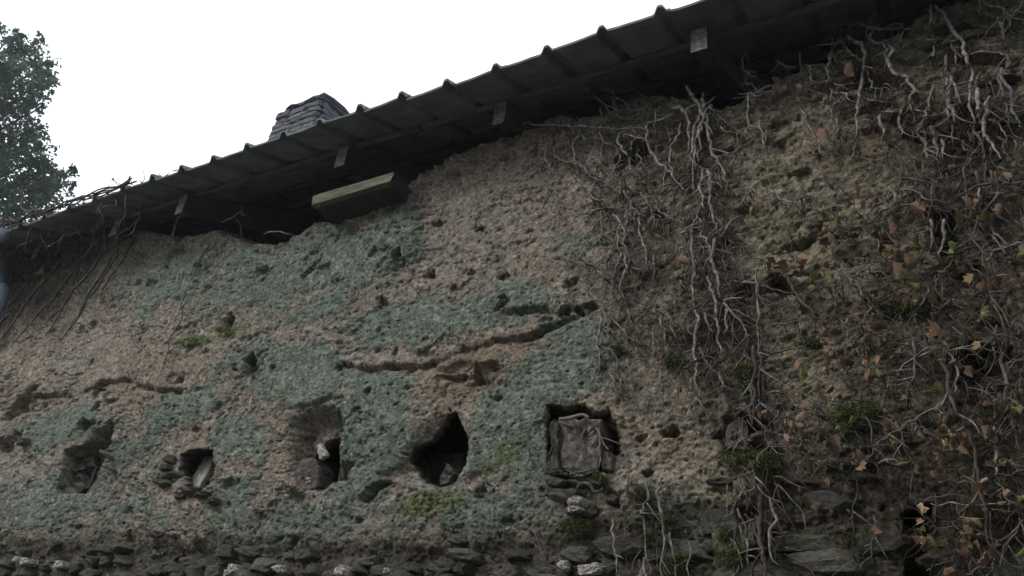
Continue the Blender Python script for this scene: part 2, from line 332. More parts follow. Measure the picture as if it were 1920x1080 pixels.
# thin lime skin carrying the green growth, with chipped edges
_br=.16*fbm(X*13,Z*1.6,103,3)+.62*fbm(X*3.2,Z*4,101,5,.62)+.50*fbm(X*13,Z*17,102,4,.65)
algae=.97*algae+.05*sstep(600,850,PY)*(1-sstep(1000,1150,PX))
skinv=algae+_br*1.15-.75*np.exp(-np.clip(top-Z,0,3)/.07)
skin=sstep(.34,.42,skinv)
thin=sstep(.25,.9,skinv)
D=np.zeros_like(X)
D-=.045*fbm(X*1.1,Z*1.5,31,3)
lum=1-np.abs(fbm(wx*5,wz*9,32,3,.5))*2.6          # bedded lumps
roughz=.45+.75*sstep(.1,.55,fbm(X*.9+5,Z*1.3+2,33,2)+.35)
rim=np.exp(-np.clip(top-Z,0,3)/.22)
right=sstep(-1.9,-.6,X)
roughz=roughz+.9*rim+.25*right
roughz=roughz*(.45+.55*np.clip(rim*1.6+right*.5+.6*sstep(.1,.5,ochre),0,1)); roughz=roughz*(1-.62*skin*sstep(.3,.8,algae+.2))
D-=.007*skin+.004*sstep(.6,.64,skinv)
D-=.010*roughz*(np.abs(fbm(wx*5.5,wz*8.5,34,4,.55))*2-.6)
D-=.018*roughz*fbm(wx*9,wz*12,35,4,.6)
f1,f2,idv=worley(X*13+.3*fbm(X*9,Z*9,131,2),Z*17+.3*fbm(X*9+4,Z*9,132,2),133)
D-=.040*np.clip(rim*1.25-.2,0,1)*np.clip(f2-f1,0,.45)*(.5+idv)*sstep(-.3,.2,fbm(X*3,Z*3,134,2))
# crumbly clods and aggregate
jx=.012*fbm(X*30,Z*30,91,2); jz=.012*fbm(X*30+9,Z*30,92,2)
for (sc,am,sd_) in ((11,.016,93),(26,.011,94),(58,.0060,95)):
    f1,f2,idv=worley((X+jx*2)*sc*.8,(Z+jz*2)*sc,sd_)
    on=sstep(.45,.80,fbm(X*2.2+sd_,Z*2.6,96,5,.6)*1.5+.36+.34*(roughz-.8))+(.25 if sc>50 else 0)
    D-=am*on*(.55+.45*roughz)*(np.clip(f2-f1,0,.5)*1.2*(.4+idv)-.25*(idv<.16))
    if sd_==94: algae_break=idv
D-=.0052*(fbm(X*36,Z*44,36,3,.6))*(.7+.5*roughz)
D-=.0045*pn(X*100,Z*110,38)
D+=.016*np.clip(fbm(X*38,Z*42,98,2)-.34,0,1)*3
D+=.017*np.clip(fbm(X*16,Z*20,97,3)-.36,0,1)*3*.8
# broken, layered flakes: terraces with sharp lower edges
_t=(Z*1.0+.10*fbm(X*2.1,Z*2.1,121,4,.6)+.05*fbm(X*7,Z*7,122,3))*13; _fr=_t-np.floor(_t)
_on=sstep(.02,.32,fbm(X*1.4+3,Z*2.6+8,123,4,.6))*(.35+.65*roughz)+.7*rim*sstep(-.2,.2,fbm(X*2,Z*2,124,3))
D-=_on*(.020*sstep(0,.12,_fr)*(1-.75*_fr)-.006)
_t=(Z*1.0+.07*fbm(X*4+5,Z*4,125,4,.6))*27; _fr=_t-np.floor(_t)
D-=(.3+.7*right)*sstep(0,.4,fbm(X*2+13,Z*4,126,4,.6)+.12*right)*(.011*sstep(0,.2,_fr)*(1-.75*_fr)-.003)
# shallow scabs where the face has come away
sc_=fbm(X*1.9+31,Z*2.4,127,5,.62); D+=.012*sstep(.16,.20,sc_)+.012*sstep(.34,.37,sc_)
# bedding crevices of the cob lifts
cre=1-np.abs(fbm(wx*2.2,wz*8.5,39,4,.55))*11
D+=.026*np.clip(cre,0,1)**2*sstep(.05,.45,fbm(X*2.3+7,Z*2.5,40,3)+.05)*(.4+roughz*.5)
# traced ledges: face above overhangs the face below
def ledge(pts,d,wide=16,amp=.035,groove=.05):
    global D
    P=np.array([at(*p) for p in pts]); x0,x1=P[0,0],P[-1,0]
    lo,hi=min(x0,x1),max(x0,x1); oo=np.argsort(P[:,0])
    m=(X>lo-.1)&(X<hi+.1); zl=np.interp(X,P[oo,0],P[oo,2])+.035*fbm(X*6,X*0+7,41,4,.6)+.012*fbm(X*28,X*0+7,49,3)
    fade=sstep(lo-.1,lo+.08,X)*(1-sstep(hi-.08,hi+.1,X))*np.clip(.75+1.3*fbm(X*4.5,Z*1.5+lo,43,3),.08,1.25)
    dz=Z-zl
    D-=np.where(m,fade*amp*.6*np.exp(-np.abs(dz)/.14)*sstep(-.006,.012,dz),0)
    D+=np.where(m,fade*groove*np.exp(-(dz/.014)**2)*(0.5+.8*np.clip(fbm(X*6,Z*2,42,2)+.4,0,1)),0)
    D+=np.where(m,fade*amp*.5*np.exp(-np.abs(dz)/.05)*(1-sstep(-.012,.0,dz)),0)
ledge([(640,683),(690,692),(740,690),(790,688),(830,672),(870,656),(905,650),(950,640),(1000,630),(1040,610),(1080,592),(1115,572)],3,amp=.04,groove=.055)
ledge([(0,770),(60,745),(100,742),(150,738),(190,720),(230,712),(290,730),(350,738),(380,728)],3,amp=.03,groove=.045)
ledge([(950,590),(1000,580),(1040,588),(1080,580)],3,amp=.03,groove=.05)
ledge([(820,330),(860,322),(900,318),(940,290)],3,amp=.03,groove=.03)
ledge([(870,300),(920,296),(960,285)],3,amp=.02,groove=.04)
ledge([(1450,470),(1500,462),(1540,440)],3,amp=.04,groove=.06)
ledge([(1400,545),(1450,540),(1490,548)],3,amp=.04,groove=.07)
ledge([(520,770),(570,765),(640,748)],3,amp=.03,groove=.03)
ledge([(830,705),(880,700),(950,725)],3,amp=.05,groove=.05)
ledge([(1560,160),(1640,150),(1720,170)],3,amp=.05,groove=.08)
ledge([(1700,120),(1780,110),(1900,118)],3,amp=.05,groove=.06)
ledge([(1640,250),(1760,240),(1900,262)],3,amp=.04,groove=.09)
# random pits
def pit(cx,cz,r,dep,el=1.0):
    i0,i1=np.searchsorted(xs,[cx-3*r*el,cx+3*r*el]); j0,j1=np.searchsorted(zs,[cz-3*r,cz+3*r])
    if i1<=i0 or j1<=j0: return
    x=X[i0:i1,j0:j1]; z=Z[i0:i1,j0:j1]
    q=np.hypot((x-cx)/el,z-cz)/r*(1+.7*pn(x/r*.8+cx*9,z/r*.8,44))
    D[i0:i1,j0:j1]+=dep*(1-sstep(.55,1.15,q))
for (px,py,r,dep) in [(745,475,9,.05),(800,510,8,.05),(820,418,8,.045),(945,518,8,.06),(845,537,6,.03),(940,577,7,.05),(715,570,9,.04),(735,397,7,.04),(425,603,13,.12),(465,690,13,.10),(470,672,10,.08),(900,430,6,.03),(712,562,8,.04),(582,512,8,.05),(575,520,7,.04),(590,500,7,.04),(885,510,6,.03),(1108,573,9,.05),(1085,582,7,.04),(1195,285,18,.22),(1190,300,14,.2),(1200,275,14,.2),(1465,535,20,.10),(1260,808,12,.06),(1345,812,10,.05),(690,735,8,.03),(510,690,6,.03),(640,690,8,.05),(700,410,5,.03),(840,850,5,.02),(1215,888,7,.04),(30,770,24,.10),(10,830,18,.08),(60,735,14,.07),(180,735,12,.06),(335,715,10,.05),(870,700,30,.04),(905,710,26,.05),(190,820,20,.10),(160,800,16,.08),(640,885,20,.06),(1060,585,9,.05),(945,560,5,.03),(330,470,18,.05),(1240,195,14,.05)]:
    c=at(px,py); mp=3.2/ray(px,py)[1]/FPX
    pit(c[0],c[2],r*mp*1.05,dep*1.1,1.35)
rr=np.random.default_rng(5)
for i in range(3200):
    cx=rr.uniform(-8.3,.7); cz=rr.uniform(2.2,5); r=rr.uniform(.004,.009); pit(cx,cz,r,r*rr.uniform(.8,1.6),rr.uniform(.9,1.6))
for i in range(900):
    cx=rr.uniform(-8.3,.7); cz=rr.uniform(2.2,5); r=rr.uniform(.005,.010)+.028*rr.random()**5
    pit(cx,cz,r,r*rr.uniform(.6,1.4),rr.uniform(.9,1.9))
# niches
ND=np.zeros_like(X)
NICHE={}
def niche(name,poly,depth,soft=.02,wob=.014,dxz=(0,0)):
    global D
    P=np.array([at(*p) for p in poly])[:,[0,2]]; NICHE[name]=P
    i0,i1=np.searchsorted(xs,[P[:,0].min()-.3,P[:,0].max()+.3]); j0,j1=np.searchsorted(zs,[P[:,1].min()-.3,P[:,1].max()+.3])
    x=X[i0:i1,j0:j1]; z=Z[i0:i1,j0:j1]
    sd=polysd(x,z,P)+wob*fbm(x*14,z*14,47,3)
    a_=depth*(1-sstep(-soft,soft*.2,sd)); D[i0:i1,j0:j1]+=a_
    if depth>.25: ND[i0:i1,j0:j1]+=a_
niche('left slot',[(338,850),(360,842),(398,842),(404,870),(403,893),(390,914),(368,916),(344,910),(334,880)],.6)
niche('bowl outer',[(545,800),(560,775),(600,762),(640,765),(650,790),(640,850),(640,890),(600,925),(560,915),(540,880)],.13,soft=.09)
niche('bowl dark',[(562,846),(585,815),(622,804),(639,812),(636,850),(614,854),(607,880),(598,905),(582,880)],.6)
niche('centre outer',[(760,850),(790,800),(830,768),(868,775),(885,820),(885,870),(850,915),(800,915),(735,890)],.05,soft=.07)
niche('centre hole',[(838,776),(854,772),(860,795),(873,812),(874,845),(868,872),(850,890),(838,908),(815,913),(793,902),(775,885),(762,862),(775,838),(800,820),(818,800)],.85,.015,.008)
niche('square hole',[(1028,760),(1060,764),(1096,758),(1110,772),(1140,768),(1158,806),(1161,845),(1140,856),(1136,880),(1090,884),(1030,882),(1026,800)],.30)
niche('square lower right',[(1125,775),(1142,775),(1158,806),(1161,845),(1150,852),(1130,846)],.35)
niche('gash',[(676,938),(690,915),(720,898),(732,902),(712,925),(690,946)],.10)
niche('left recess',[(118,842),(150,838),(190,815),(196,850),(180,890),(160,925),(120,925),(104,905)],.18,soft=.04)
niche('vine niche',[(1350,780),(1372,765),(1400,770),(1450,790),(1450,850),(1350,852)],.12,soft=.03)
niche('doorway',[(1692,958),(1710,942),(1745,940),(1772,960),(1778,1100),(1775,1300),(1690,1300),(1690,1000)],.9,soft=.03)
niche('dark hole right',[(1795,650),(1840,640),(1875,655),(1880,710),(1850,735),(1800,728),(1785,690)],.5,soft=.05)
niche('slot right',[(1745,400),(1765,385),(1790,400),(1800,460),(1770,475),(1745,465)],.22,soft=.05)
niche('hole top right',[(1590,125),(1640,115),(1680,135),(1700,160),(1640,175),(1600,165)],.16,soft=.06)
niche('hollow right',[(1620,200),(1720,190),(1860,215),(1870,330),(1800,330),(1700,290),(1640,230)],.08,soft=.12)
# recess behind the laid stones
lineX=np.array([at(*p)[0] for p in [(-200,1022),(0,1022),(400,1022),(700,1022),(900,1020),(1000,1005),(1100,992),(1180,960),(1300,950),(1400,935),(1450,905),(1560,905),(1700,935),(1920,960),(2200,960)]])
lineZ=np.array([at(*p)[2] for p in [(-200,1022),(0,1022),(400,1022),(700,1022),(900,1020),(1000,1005),(1100,992),(1180,960),(1300,950),(1400,935),(1450,905),(1560,905),(1700,935),(1920,960),(2200,960)]])
sline=np.interp(X,lineX,lineZ)+.06*fbm(X*2.2,X*0,51,4,.6)-.02+.03*fbm(X*8,Z*8,52,3)
base=1-sstep(-.05,.09,Z-sline)
D+=.045*base
# rounded eroded top
S=Z-top
sh=np.clip(S+.07,0,10)
back=np.where(S>-.07,.5*(1-np.exp(-(sh/.16)**1.6)),0)
Zf=np.where(S>0,top+.09*(1-np.exp(-np.clip(S,0,9)/.09)),Z)
Yf=D+back
SHR=np.clip(ND-.05,0,2)
Xf=X+.004*pn(X*60,Z*60,55)-SHR*.80      # the holes run back slanting up and to the left
Zf=Zf+SHR*.42
damp_shade=.75*base+.50*sstep(850,1060,PY)+.16*sstep(900,1900,PX)*sstep(150,900,PY)  # shade painted in with some grime: darker base, lower right and behind vines
damp_shade=np.maximum(damp_shade,blobs([(60,480,130,60,-20,.7),(90,560,60,100,40,.6),(1700,900,260,180,0,.62),(1850,650,160,200,0,.62),(1250,480,60,130,0,.45),(1350,560,80,200,0,.5),(1750,280,150,120,0,.5),(1420,780,60,100,0,.5),(1180,260,150,60,0,.35),(190,860,60,60,-30,.5),(120,740,120,16,-10,.4),(900,720,60,16,10,.3),(560,830,40,50,0,.35),(1080,1000,200,60,0,.55),(1650,1000,140,90,0,.6),(1640,560,120,60,0,.4),(40,620,60,60,0,.3),(1280,300,90,120,0,.5),(1170,500,50,90,0,.45),(1300,620,150,60,0,.4),(1850,350,90,200,0,.7),(1430,1000,90,120,0,.75),(1220,1000,60,100,0,.5),(1600,250,120,90,0,.4)]))
olive=sstep(1050,1500,PX)*.8
idx=np.arange(X.size).reshape(X.shape)
keep=(S<.42)
F=np.stack([idx[:-1,:-1],idx[1:,:-1],idx[1:,1:],idx[:-1,1:]],-1)
kf=keep[:-1,:-1]&keep[1:,:-1]&keep[1:,1:]&keep[:-1,1:]
F=F[kf]
used=np.zeros(X.size,bool); used[F.ravel()]=True; remap=np.cumsum(used)-1
V=np.stack([Xf,Yf,Zf],-1).reshape(-1,3)[used]; F=remap[F]
A={k:a.ravel()[used] for k,a in dict(algae=np.clip(.55*sstep(.05,.62,skinv)+.45*skin*(.4+.6*thin),0,1),olive=olive,moss=moss,ochre=ochre,grey=grey,damp_shade=damp_shade).items()}
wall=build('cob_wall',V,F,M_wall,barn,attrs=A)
def wallY(x,z):
    i=min(max(np.searchsorted(xs,x),1),len(xs)-1); j=min(max(np.searchsorted(zs,z),1),len(zs)-1)
    return float(Yf[i,j])
def wallmin(x,z,r=.03):
    return min(wallY(x+dx,z+dz) for dx in(-r,0,r) for dz in(-r,0,r))

# back and side walls close the dark loft
mb=MB()
for c,s_ in [((-4.25,6.25,2.45),(15.5,.5,4.9)),((-11.75,3.24,2.45),(.5,5.5,4.9)),((3.25,3.24,2.45),(.5,5.5,4.9))]: mb.add(*box(c,s_))
mb.build('rear_wall',M_stone,barn,smooth=False)

# laid stones of the base, each one its own piece
def stone_mesh(seed,n=3):
    import bmesh
    bm=bmesh.new(); bmesh.ops.create_icosphere(bm,subdivisions=n,radius=1); r=np.random.default_rng(seed)
    V=np.array([v.co[:] for v in bm.verts]); F=[[v.index for v in f.verts] for f in bm.faces]; bm.free()
    p=7.0; V=V/ (np.sum(np.abs(V)**p,1)**(1/p))[:,None]
    ph=r.uniform(0,50,3)
    d=.24*fbm(V[:,0]*1.3+ph[0]+V[:,1],V[:,2]*1.3+ph[1],60+seed,4,.6)+.20*fbm(V[:,1]*1.5+ph[2],V[:,0]*1.7+V[:,2],70+seed,3)
    V=V*(1+d)[:,None]
    V[:,0]+=V[:,2]*r.uniform(-.18,.18)
    for _ in range(7):   # knock corners off
        nrm=r.normal(size=3); nrm[1]=-abs(nrm[1])*.4; nrm/=np.linalg.norm(nrm); k=r.uniform(.80,1.05); q=V@nrm; V=V-np.clip(q-k,0,9)[:,None]*nrm
    return V*.5,F
SM=[]
for k in range(12):
    V,F=stone_mesh(k); me=bpy.data.meshes.new('stone'); me.from_pydata(V.tolist(),[],F); me.materials.append(M_stone); SM.append(me)
SMW=[]
for k in range(3):
    me=SM[k].copy(); me.materials.clear(); me.materials.append(M_stone_w); SMW.append(me)
SMB=[]
for k in range(3,7):
    me=SM[k].copy(); me.materials.clear(); me.materials.append(M_slab); SMB.append(me)
r=np.random.default_rng(21)
door=NICHE['doorway']; dx0,dx1=door[:,0].min(),door[:,0].max()
count=0
def lay(x,z,w_,h_,me=None,proud=.0):
    global count
    if dx0-.02<x<dx1+.02: return
    d_=.20; y=wallY(x,z)+(.060 if x<-1.5 else .074)-proud
    o_=inst('stone',me or SM[r.integers(12)],(x,y,z),(r.normal(0,.05),r.normal(0,.07),r.normal(0,.1)),(w_*1.0,d_,h_*1.02),wall); count+=1; return o_
for row in range(7):
    x=-6.3
    while x<.62:
        big=x>-1.55
        h_=(.105 if big else .062)
        nrow=4 if big else 4
        zl=np.interp(x,lineX,lineZ)
        w_=(r.uniform(.13,.30) if big else r.uniform(.09,.19))
        if row<nrow:
            z=zl-.02-h_*(row+.5)+r.normal(0,.010)+.02*math.sin(x*5+row*.6)
            if not(row==0 and r.random()<.5) and r.random()<.93:
                lay(x+w_/2,z,w_*1.15,h_*r.uniform(.95,1.45),proud=r.uniform(-.02,.03))
        x+=w_+.006
for i in range(26):
    x=r.uniform(-6.0,.5); zl=np.interp(x,lineX,lineZ); h_=r.uniform(.03,.06) if x<-1.5 else r.uniform(.04,.09)
    lay(x,zl+r.uniform(-.02,.13),h_*r.uniform(1.3,3),h_,proud=r.uniform(-.05,-.02))
# odd stones showing through the cob
for (px,py,w_,h_) in [(318,862,.12,.05),(312,880,.12,.045),(322,893,.10,.05),(365,925,.16,.045),(340,930,.12,.045),(385,930,.12,.04),(312,908,.10,.05),(410,945,.1,.04),(300,900,.1,.05),(20,820,.14,.06),(45,828,.12,.06),(1090,905,.2,.07),(1050,905,.16,.06),(1060,930,.18,.07),(1440,800,.10,.16),(1370,835,.12,.1),(1085,960,.16,.07),(1150,930,.1,.05),(1350,905,.13,.05),(1590,870,.2,.06),(1620,900,.2,.06),(1500,900,.2,.05),(1650,925,.26,.035),(1560,160,.16,.05),(1840,75,.2,.05),(1790,60,.18,.05),(1870,160,.2,.05),(1900,230,.18,.05),(1760,90,.16,.05),(1700,60,.14,.05)]:
    c=at(px,py); lay(c[0],c[2],w_,h_,proud=.01)
for (px,py,w_,h_) in [(440,1066,.12,.05),(430,1076,.09,.04),(60,1056,.14,.05),(42,1050,.09,.05),(118,1062,.12,.05),(525,1070,.1,.05),(650,1074,.11,.07),(730,1071,.06,.03),(1092,945,.11,.05),(1086,955,.09,.03),(1100,1072,.13,.05),(1056,1060,.06,.05),(1122,1068,.06,.05),(570,900,.07,.045),(205,855,.05,.025),(210,880,.05,.02)]:
    c=at(px,py); lay(c[0],c[2],w_,h_,me=SMW[r.integers(3)],proud=.045)
print('stones',count)

# ------------------------------------------------------------------ roof
TH=math.radians(24); Y0=-.48; Z0=4.875; TAN=math.tan(TH)
def zr(y): return Z0+(y-Y0)*TAN
def sag(x): return .012*math.sin(x*1.3+.6)+.01*math.sin(x*3.1)
TL=.46; EXP=.36; PITCHX=.3225
def tile_mesh(seed):
    r=np.random.default_rng(seed)
    prof=[(0,0),(.055,-.004),(.12,-.006),(.19,-.005),(.247,-.004),(.256,.002),(.276,.034),(.300,.034),(.320,.003),(.336,.002)]
    prof=np.array(prof); ny=7; V=[]
    for j in range(ny):
        y=j/(ny-1)*TL
        for (x,z) in prof:
            V.append((x,y+(r.normal(0,.003) if j==0 else 0),z+.0015*r.normal()))
    n=len(prof)
    top_=np.array(V); bot=top_.copy(); th=.012; bot[:,2]-=th
    V=np.vstack([top_,bot]); F=[]; N=n*ny
    for j in range(ny-1):
        for i in range(n-1):
            a=j*n+i; F.append((a,a+1,a+n+1,a+n)); F.append((N+a,N+a+n,N+a+n+1,N+a+1))
    for i in range(n-1):
        F.append((i+1,i,N+i,N+i+1)); a=(ny-1)*n+i; F.append((a,a+1,N+a+1,N+a))
    for j in range(ny-1):
        a=j*n; F.append((a,a+n,N+a+n,N+a)); a=j*n+n-1; F.append((a+n,a,N+a,N+a+n))
    me=bpy.data.meshes.new('tile'); me.from_pydata(V.tolist(),[],F); me.materials.append(M_tile); return me
TM=[tile_mesh(k) for k in range(5)]
# roof boarding far upslope and rear slope: corrugated sheets
roofmb=MB()
def corr(y0,y1,z0,z1,x0=-12.3,x1=3.8):
    xs_=[];zs_=[];x=x0
    while x<x1:
        for (a,b) in ((0,0),(.245,0),(.282,.05),(.30,.05)): xs_.append(x+a); zs_.append(b)
        x+=PITCHX
    n=len(xs_); V=[(a,y0,z0+b) for a,b in zip(xs_,zs_)]+[(a,y1,z1+b) for a,b in zip(xs_,zs_)]
    V+=[(a,y0,z0+b-.03) for a,b in zip(xs_,zs_)]+[(a,y1,z1+b-.03) for a,b in zip(xs_,zs_)]
    F=[(i,i+1,n+i+1,n+i) for i in range(n-1)]+[(2*n+i,3*n+i,3*n+i+1,2*n+i+1) for i in range(n-1)]
    F+=[(i+1,i,2*n+i,2*n+i+1) for i in range(n-1)]
    roofmb.add(V,F)
rows=5; ytop=Y0+EXP*rows*math.cos(TH)
corr(ytop+.02,3.0,zr(ytop)-.03,zr(3.0)); corr(3.0,6.9,zr(3.0),zr(3.0)-3.9*TAN)
roof=roofmb.build('roof',M_tile,barn,smooth=False)
rt=np.random.default_rng(3); xc=-12.15
# tile joints fitted to the pitch read from image pixels
k0=at(1240,30,-.48)[0]-.292
xt=k0-math.floor((k0+12.0)/PITCHX)*PITCHX
while xt<3.4:
    for j in range(rows):
        if j>=3 and not(-9<xt<1.5): pass
        yy=Y0+j*EXP*math.cos(TH)+rt.normal(0,.004); sg=sag(xt)
        inst('tile',TM[rt.integers(5)],(xt,yy,zr(yy)+.02+sg+rt.normal(0,.003)),(TH-.045+rt.normal(0,.006),rt.normal(0,.006),rt.normal(0,.006)),(1,1,1),roof)
    xt+=PITCHX
# battens
def plank(name,c,s_,m,parent,rot=None,jit=.002,seed=0):
    V,F=box(c,s_,rot,jit,np.random.default_rng(seed)); return build(name,V,F,m,parent,smooth=False)
for q,yb in enumerate((-.11,.25,.60,.95)):
    x=-12.1; kk=0
    while x<3.5:
        L_=3.1; 
        plank('batten',(x+L_/2,yb,zr(yb)-.045+sag(x+1.5)*.6),(L_-.01,.06,.034),M_batten if q==0 else M_wood_shade,roof,Matrix.Rotation(TH,4,'X')@Matrix.Rotation(.001*(kk%3-1),4,'Y'),seed=kk); x+=L_; kk+=1
# rafters with plumb-cut ends
def rafter(x,yend,w_=.075,h_=.13,seed=0,m=None):
    y1=3.0; V=[];rg=np.random.default_rng(seed); N=9
    for i,t in enumerate(np.linspace(0,1,N)):
        y=yend+(y1-yend)*t; zt=zr(y)-.062; tw_=rg.normal(0,.003) if i else 0
        for dx,dz in ((-.5,0),(.5,0),(.5,-1),(-.5,-1)): V.append((x+dx*w_+tw_,y,zt+dz*h_))
    F=[(0,1,2,3)]
    for i in range(N-1):
        a=4*i
        for j in range(4): F.append((a+j,a+4+j,a+4+(j+1)%4,a+(j+1)%4))
    F.append((4*N-1,4*N-2,4*N-3,4*N-4))
    F=[tuple(reversed(f)) for f in F]
    o_=build('rafter',V,F,M_wood_shade,roof,smooth=False); o_.data.materials.append(M_wood); o_.data.polygons[0].material_index=1; return o_
for k,(px,py,ye,w_,h_) in enumerate([(1310,70,-.30,.085,.155),(935,222,-.16,.08,.17),(640,293,-.20,.085,.16),(338,388,-.22,.08,.17)]):
    rafter(at(px,py,ye)[0],ye,w_,h_,k)
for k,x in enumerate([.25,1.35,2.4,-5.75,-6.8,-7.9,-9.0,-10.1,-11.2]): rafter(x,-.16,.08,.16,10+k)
# mossy lintel beam resting on the eroded wall top
a=at(590,372,-.2); b=at(730,338,-.2)
bl=b[0]-a[0]+.04
bz=(a[2]+b[2])/2
ob=plank('beam',((a[0]+b[0])/2,-.02,bz-.0),(bl,.36,.105),M_beam,barn,Matrix.Rotation(-.012,4,'Y'),jit=.006)
ob.data.materials.append(M_wood_shade)
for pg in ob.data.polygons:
    if pg.normal.z<-.3 or abs(pg.normal.x)>.5: pg.material_index=1  # underside darkened by colour to stand for shade; ends share it
ob['label']='short thick mossy beam end sticking out over the wall top'

# chimney with its own laid stones
cy=1.0; cA=at(533,208,cy); cB=at(610,178,cy); ctop=(cA[2]+cB[2])/2
cw=cB[0]-cA[0]; cl=1.05; cx=(cA[0]+cB[0])/2; cz0=5.2
V,F=box((cx,cy+cl/2,(cz0+ctop)/2-.02),(cw-.06,cl-.06,ctop-cz0-.05)); chim=build('chimney',V,F,M_stone,barn,smooth=False)
chim['label']='square rubble-stone chimney stack with flat slab cap'
rc=np.random.default_rng(9)
M_chs=mat('chimney_stone',[(.3,(.035,.037,.045)),(.5,(.075,.078,.092)),(.72,(.15,.155,.175))],scale=9,bump=.7,bscale=30,rand=.25)
SMC=[]
for k in range(6):
    rgk=np.random.default_rng(300+k); V,F=box((0,0,0),(1,1,1)); import bmesh
    me=bpy.data.meshes.new('stone'); bm=bmesh.new(); vs_=[bm.verts.new(v) for v in V]; [bm.faces.new([vs_[i] for i in f]) for f in F]
    bmesh.ops.subdivide_edges(bm,edges=[e for e in bm.edges if e.calc_length()>.4],cuts=2,use_grid_fill=True)
    for v in bm.verts: v.co+=Vector(rgk.normal(0,.035,3))
    bm.to_mesh(me); bm.free(); me.materials.append(M_chs); SMC.append(me)
z=ctop-.10; 
while z>6.0:
    h_=rc.uniform(.055,.085); spread=max(0,(ctop-z))*.06
    for face in (0,1,2):
        L_=cw if face!=1 else cl; u=-.02
        while u<L_:
            w_=rc.uniform(.14,.3); uu=min(u+w_/2,L_-w_/2+.03)
            if face==0: p=(cx-cw/2+uu,cy+.02-spread,z-h_/2)
            elif face==1: p=(cx+cw/2-.02+spread,cy+uu,z-h_/2)
            else: p=(cx-cw/2+.02-spread,cy+cl*.5-.3+uu*.6,z-h_/2)
            rz=(math.pi/2 if face else 0)
            inst('stone',SMC[rc.integers(5)],p,(0,rc.normal(0,.02),rz+rc.normal(0,.03)),(w_*1.0,.12+rc.uniform(0,.05),h_*.93),chim); u+=w_
    z-=h_
for k,(ox,oy,sx,sy,sz,zz) in enumerate([(-.16,.28,.52,.62,.06,.0),(.24,.30,.62,.66,.065,.01),(-.1,.80,.6,.5,.06,.0),(.26,.82,.6,.5,.06,.005),(.20,.30,.55,.45,.05,.065)]):
    inst('cap_stone',SMC[k%6],(cx+ox*cw,cy+oy*cl,ctop-.04+zz),(rc.normal(0,.02),rc.normal(0,.02),rc.normal(0,.05)),(sx*cw*1.25,sy*cl,sz),chim)

# drainpipe at the far corner
mb=MB()
P=[at(-40,425,-.55),at(-12,432,-.52),at(4,440,-.5)]
gx=P[-1]; 
V,F=tube(catmull([gx+np.array([-1.2,0,0]),gx+np.array([-.4,0,0]),gx],4),[.06]*9,12); dp=empty('drainpipe',tuple(gx+np.array([-.2,0,-.5])),'blue-grey gutter end and bent downpipe at the far left corner','drainpipe')
build('gutter',V,F,M_pipe,dp)
q=[at(-60,452,-.45),at(-22,458,-.35),at(0,480,-.25),at(4,505,-.15),at(0,540,-.12),at(-14,600,-.12)]
q.append(np.array([q[-1][0],-.12,1.6])); q.append(np.array([q[-1][0],-.12,.02]))
q=catmull(q,6); V,F=tube(q,[.05]*len(q),12); build('downpipe',V,F,M_pipe,dp)

# ------------------------------------------------------------------ loose stones in the niches
def slab(name,pts,Y,th,m,label,cat,tilt=0.0,seed=0,jag=.004,rough=.004):
    P=np.array([at(px,py,Y) for px,py in pts]); rg=np.random.default_rng(seed)
    # subdivide outline
    Q=[]
    for i in range(len(P)):
        for t in (0,.33,.66): Q.append(P[i]*(1-t)+P[(i+1)%len(P)]*t+rg.normal(0,jag,3)*np.array([1,.3,1]))
    Q=np.array(Q); n=len(Q); c=Q.mean(0)
    zc=P[:,2].min(); rings=[Q.copy()]
    for q_,k_ in enumerate((.92,.72,.48,.24)):
        I=c+(Q-c)*k_; I[:,1]=Q[:,1].mean()-.006-rough*.5*(q_>0)+rg.normal(0,rough,n)*(q_>0)+.5*(Q[:,1]-Q[:,1].mean()); I=I+rg.normal(0,1,(n,3))*np.array([1,0,1])*.018*np.ptp(Q[:,2])*(q_>0)*(k_>.3); rings.append(I)
    back=Q.copy(); back[:,1]+=th; rings.append(back)
    for A_ in rings: A_[:,1]+= (A_[:,2]-zc)*tilt
    V=np.vstack(rings+[rings[4].mean(0),back.mean(0)]); K=6*n
    F=[]
    for i in range(n):
        j=(i+1)%n; F+=[(j,i,5*n+i,5*n+j),(4*n+i,4*n+j,K),(5*n+j,5*n+i,K+1)]
        for q_ in range(4): F.append((q_*n+i,q_*n+j,(q_+1)*n+j,(q_+1)*n+i))
    base_=(c[0],c[1],zc)
    o_=build(name,V-np.array(base_),F,m,None,smooth=False); o_.location=base_; return tag(o_,label,cat)
slab('stone_slab',[(354,912),(362,880),(372,852),(384,850),(391,852),(386,880),(374,914)],.10,.03,M_slate,'pale grey slate leaning in the small leftmost wall hole','stone',tilt=.25,seed=1)
slab('stone_shard',[(594,838),(602,830),(612,848),(614,854),(600,862)],.02,.02,M_stone_w,'whitish pointed stone shard poking from the bowl-shaped wall hole','stone',seed=2,jag=.002)
slab('stone_block',[(555,905),(552,880),(570,858),(592,862),(600,885),(598,912),(575,925)],.02,.12,M_slab,'round greyish stone lodged below the pale shard in the bowl-shaped hole','stone',seed=3)
slab('stone_shard',[(825,912),(826,895),(838,868),(850,878),(852,888),(842,906)],.01,.05,M_slab,'brown-grey pointed stone upright on the sill of the widest wall hole','stone',seed=4,jag=.003)
slab('stone_block',[(806,912),(806,852),(870,850),(868,885),(842,912)],.24,.14,M_stone,'dark square block deep inside the widest wall hole','stone',seed=5,jag=.002)
slab('stone_block',[(777,895),(776,870),(803,868),(803,905),(795,905)],.20,.1,M_stone,'small dark stone left of the block inside the widest wall hole','stone',seed=6)
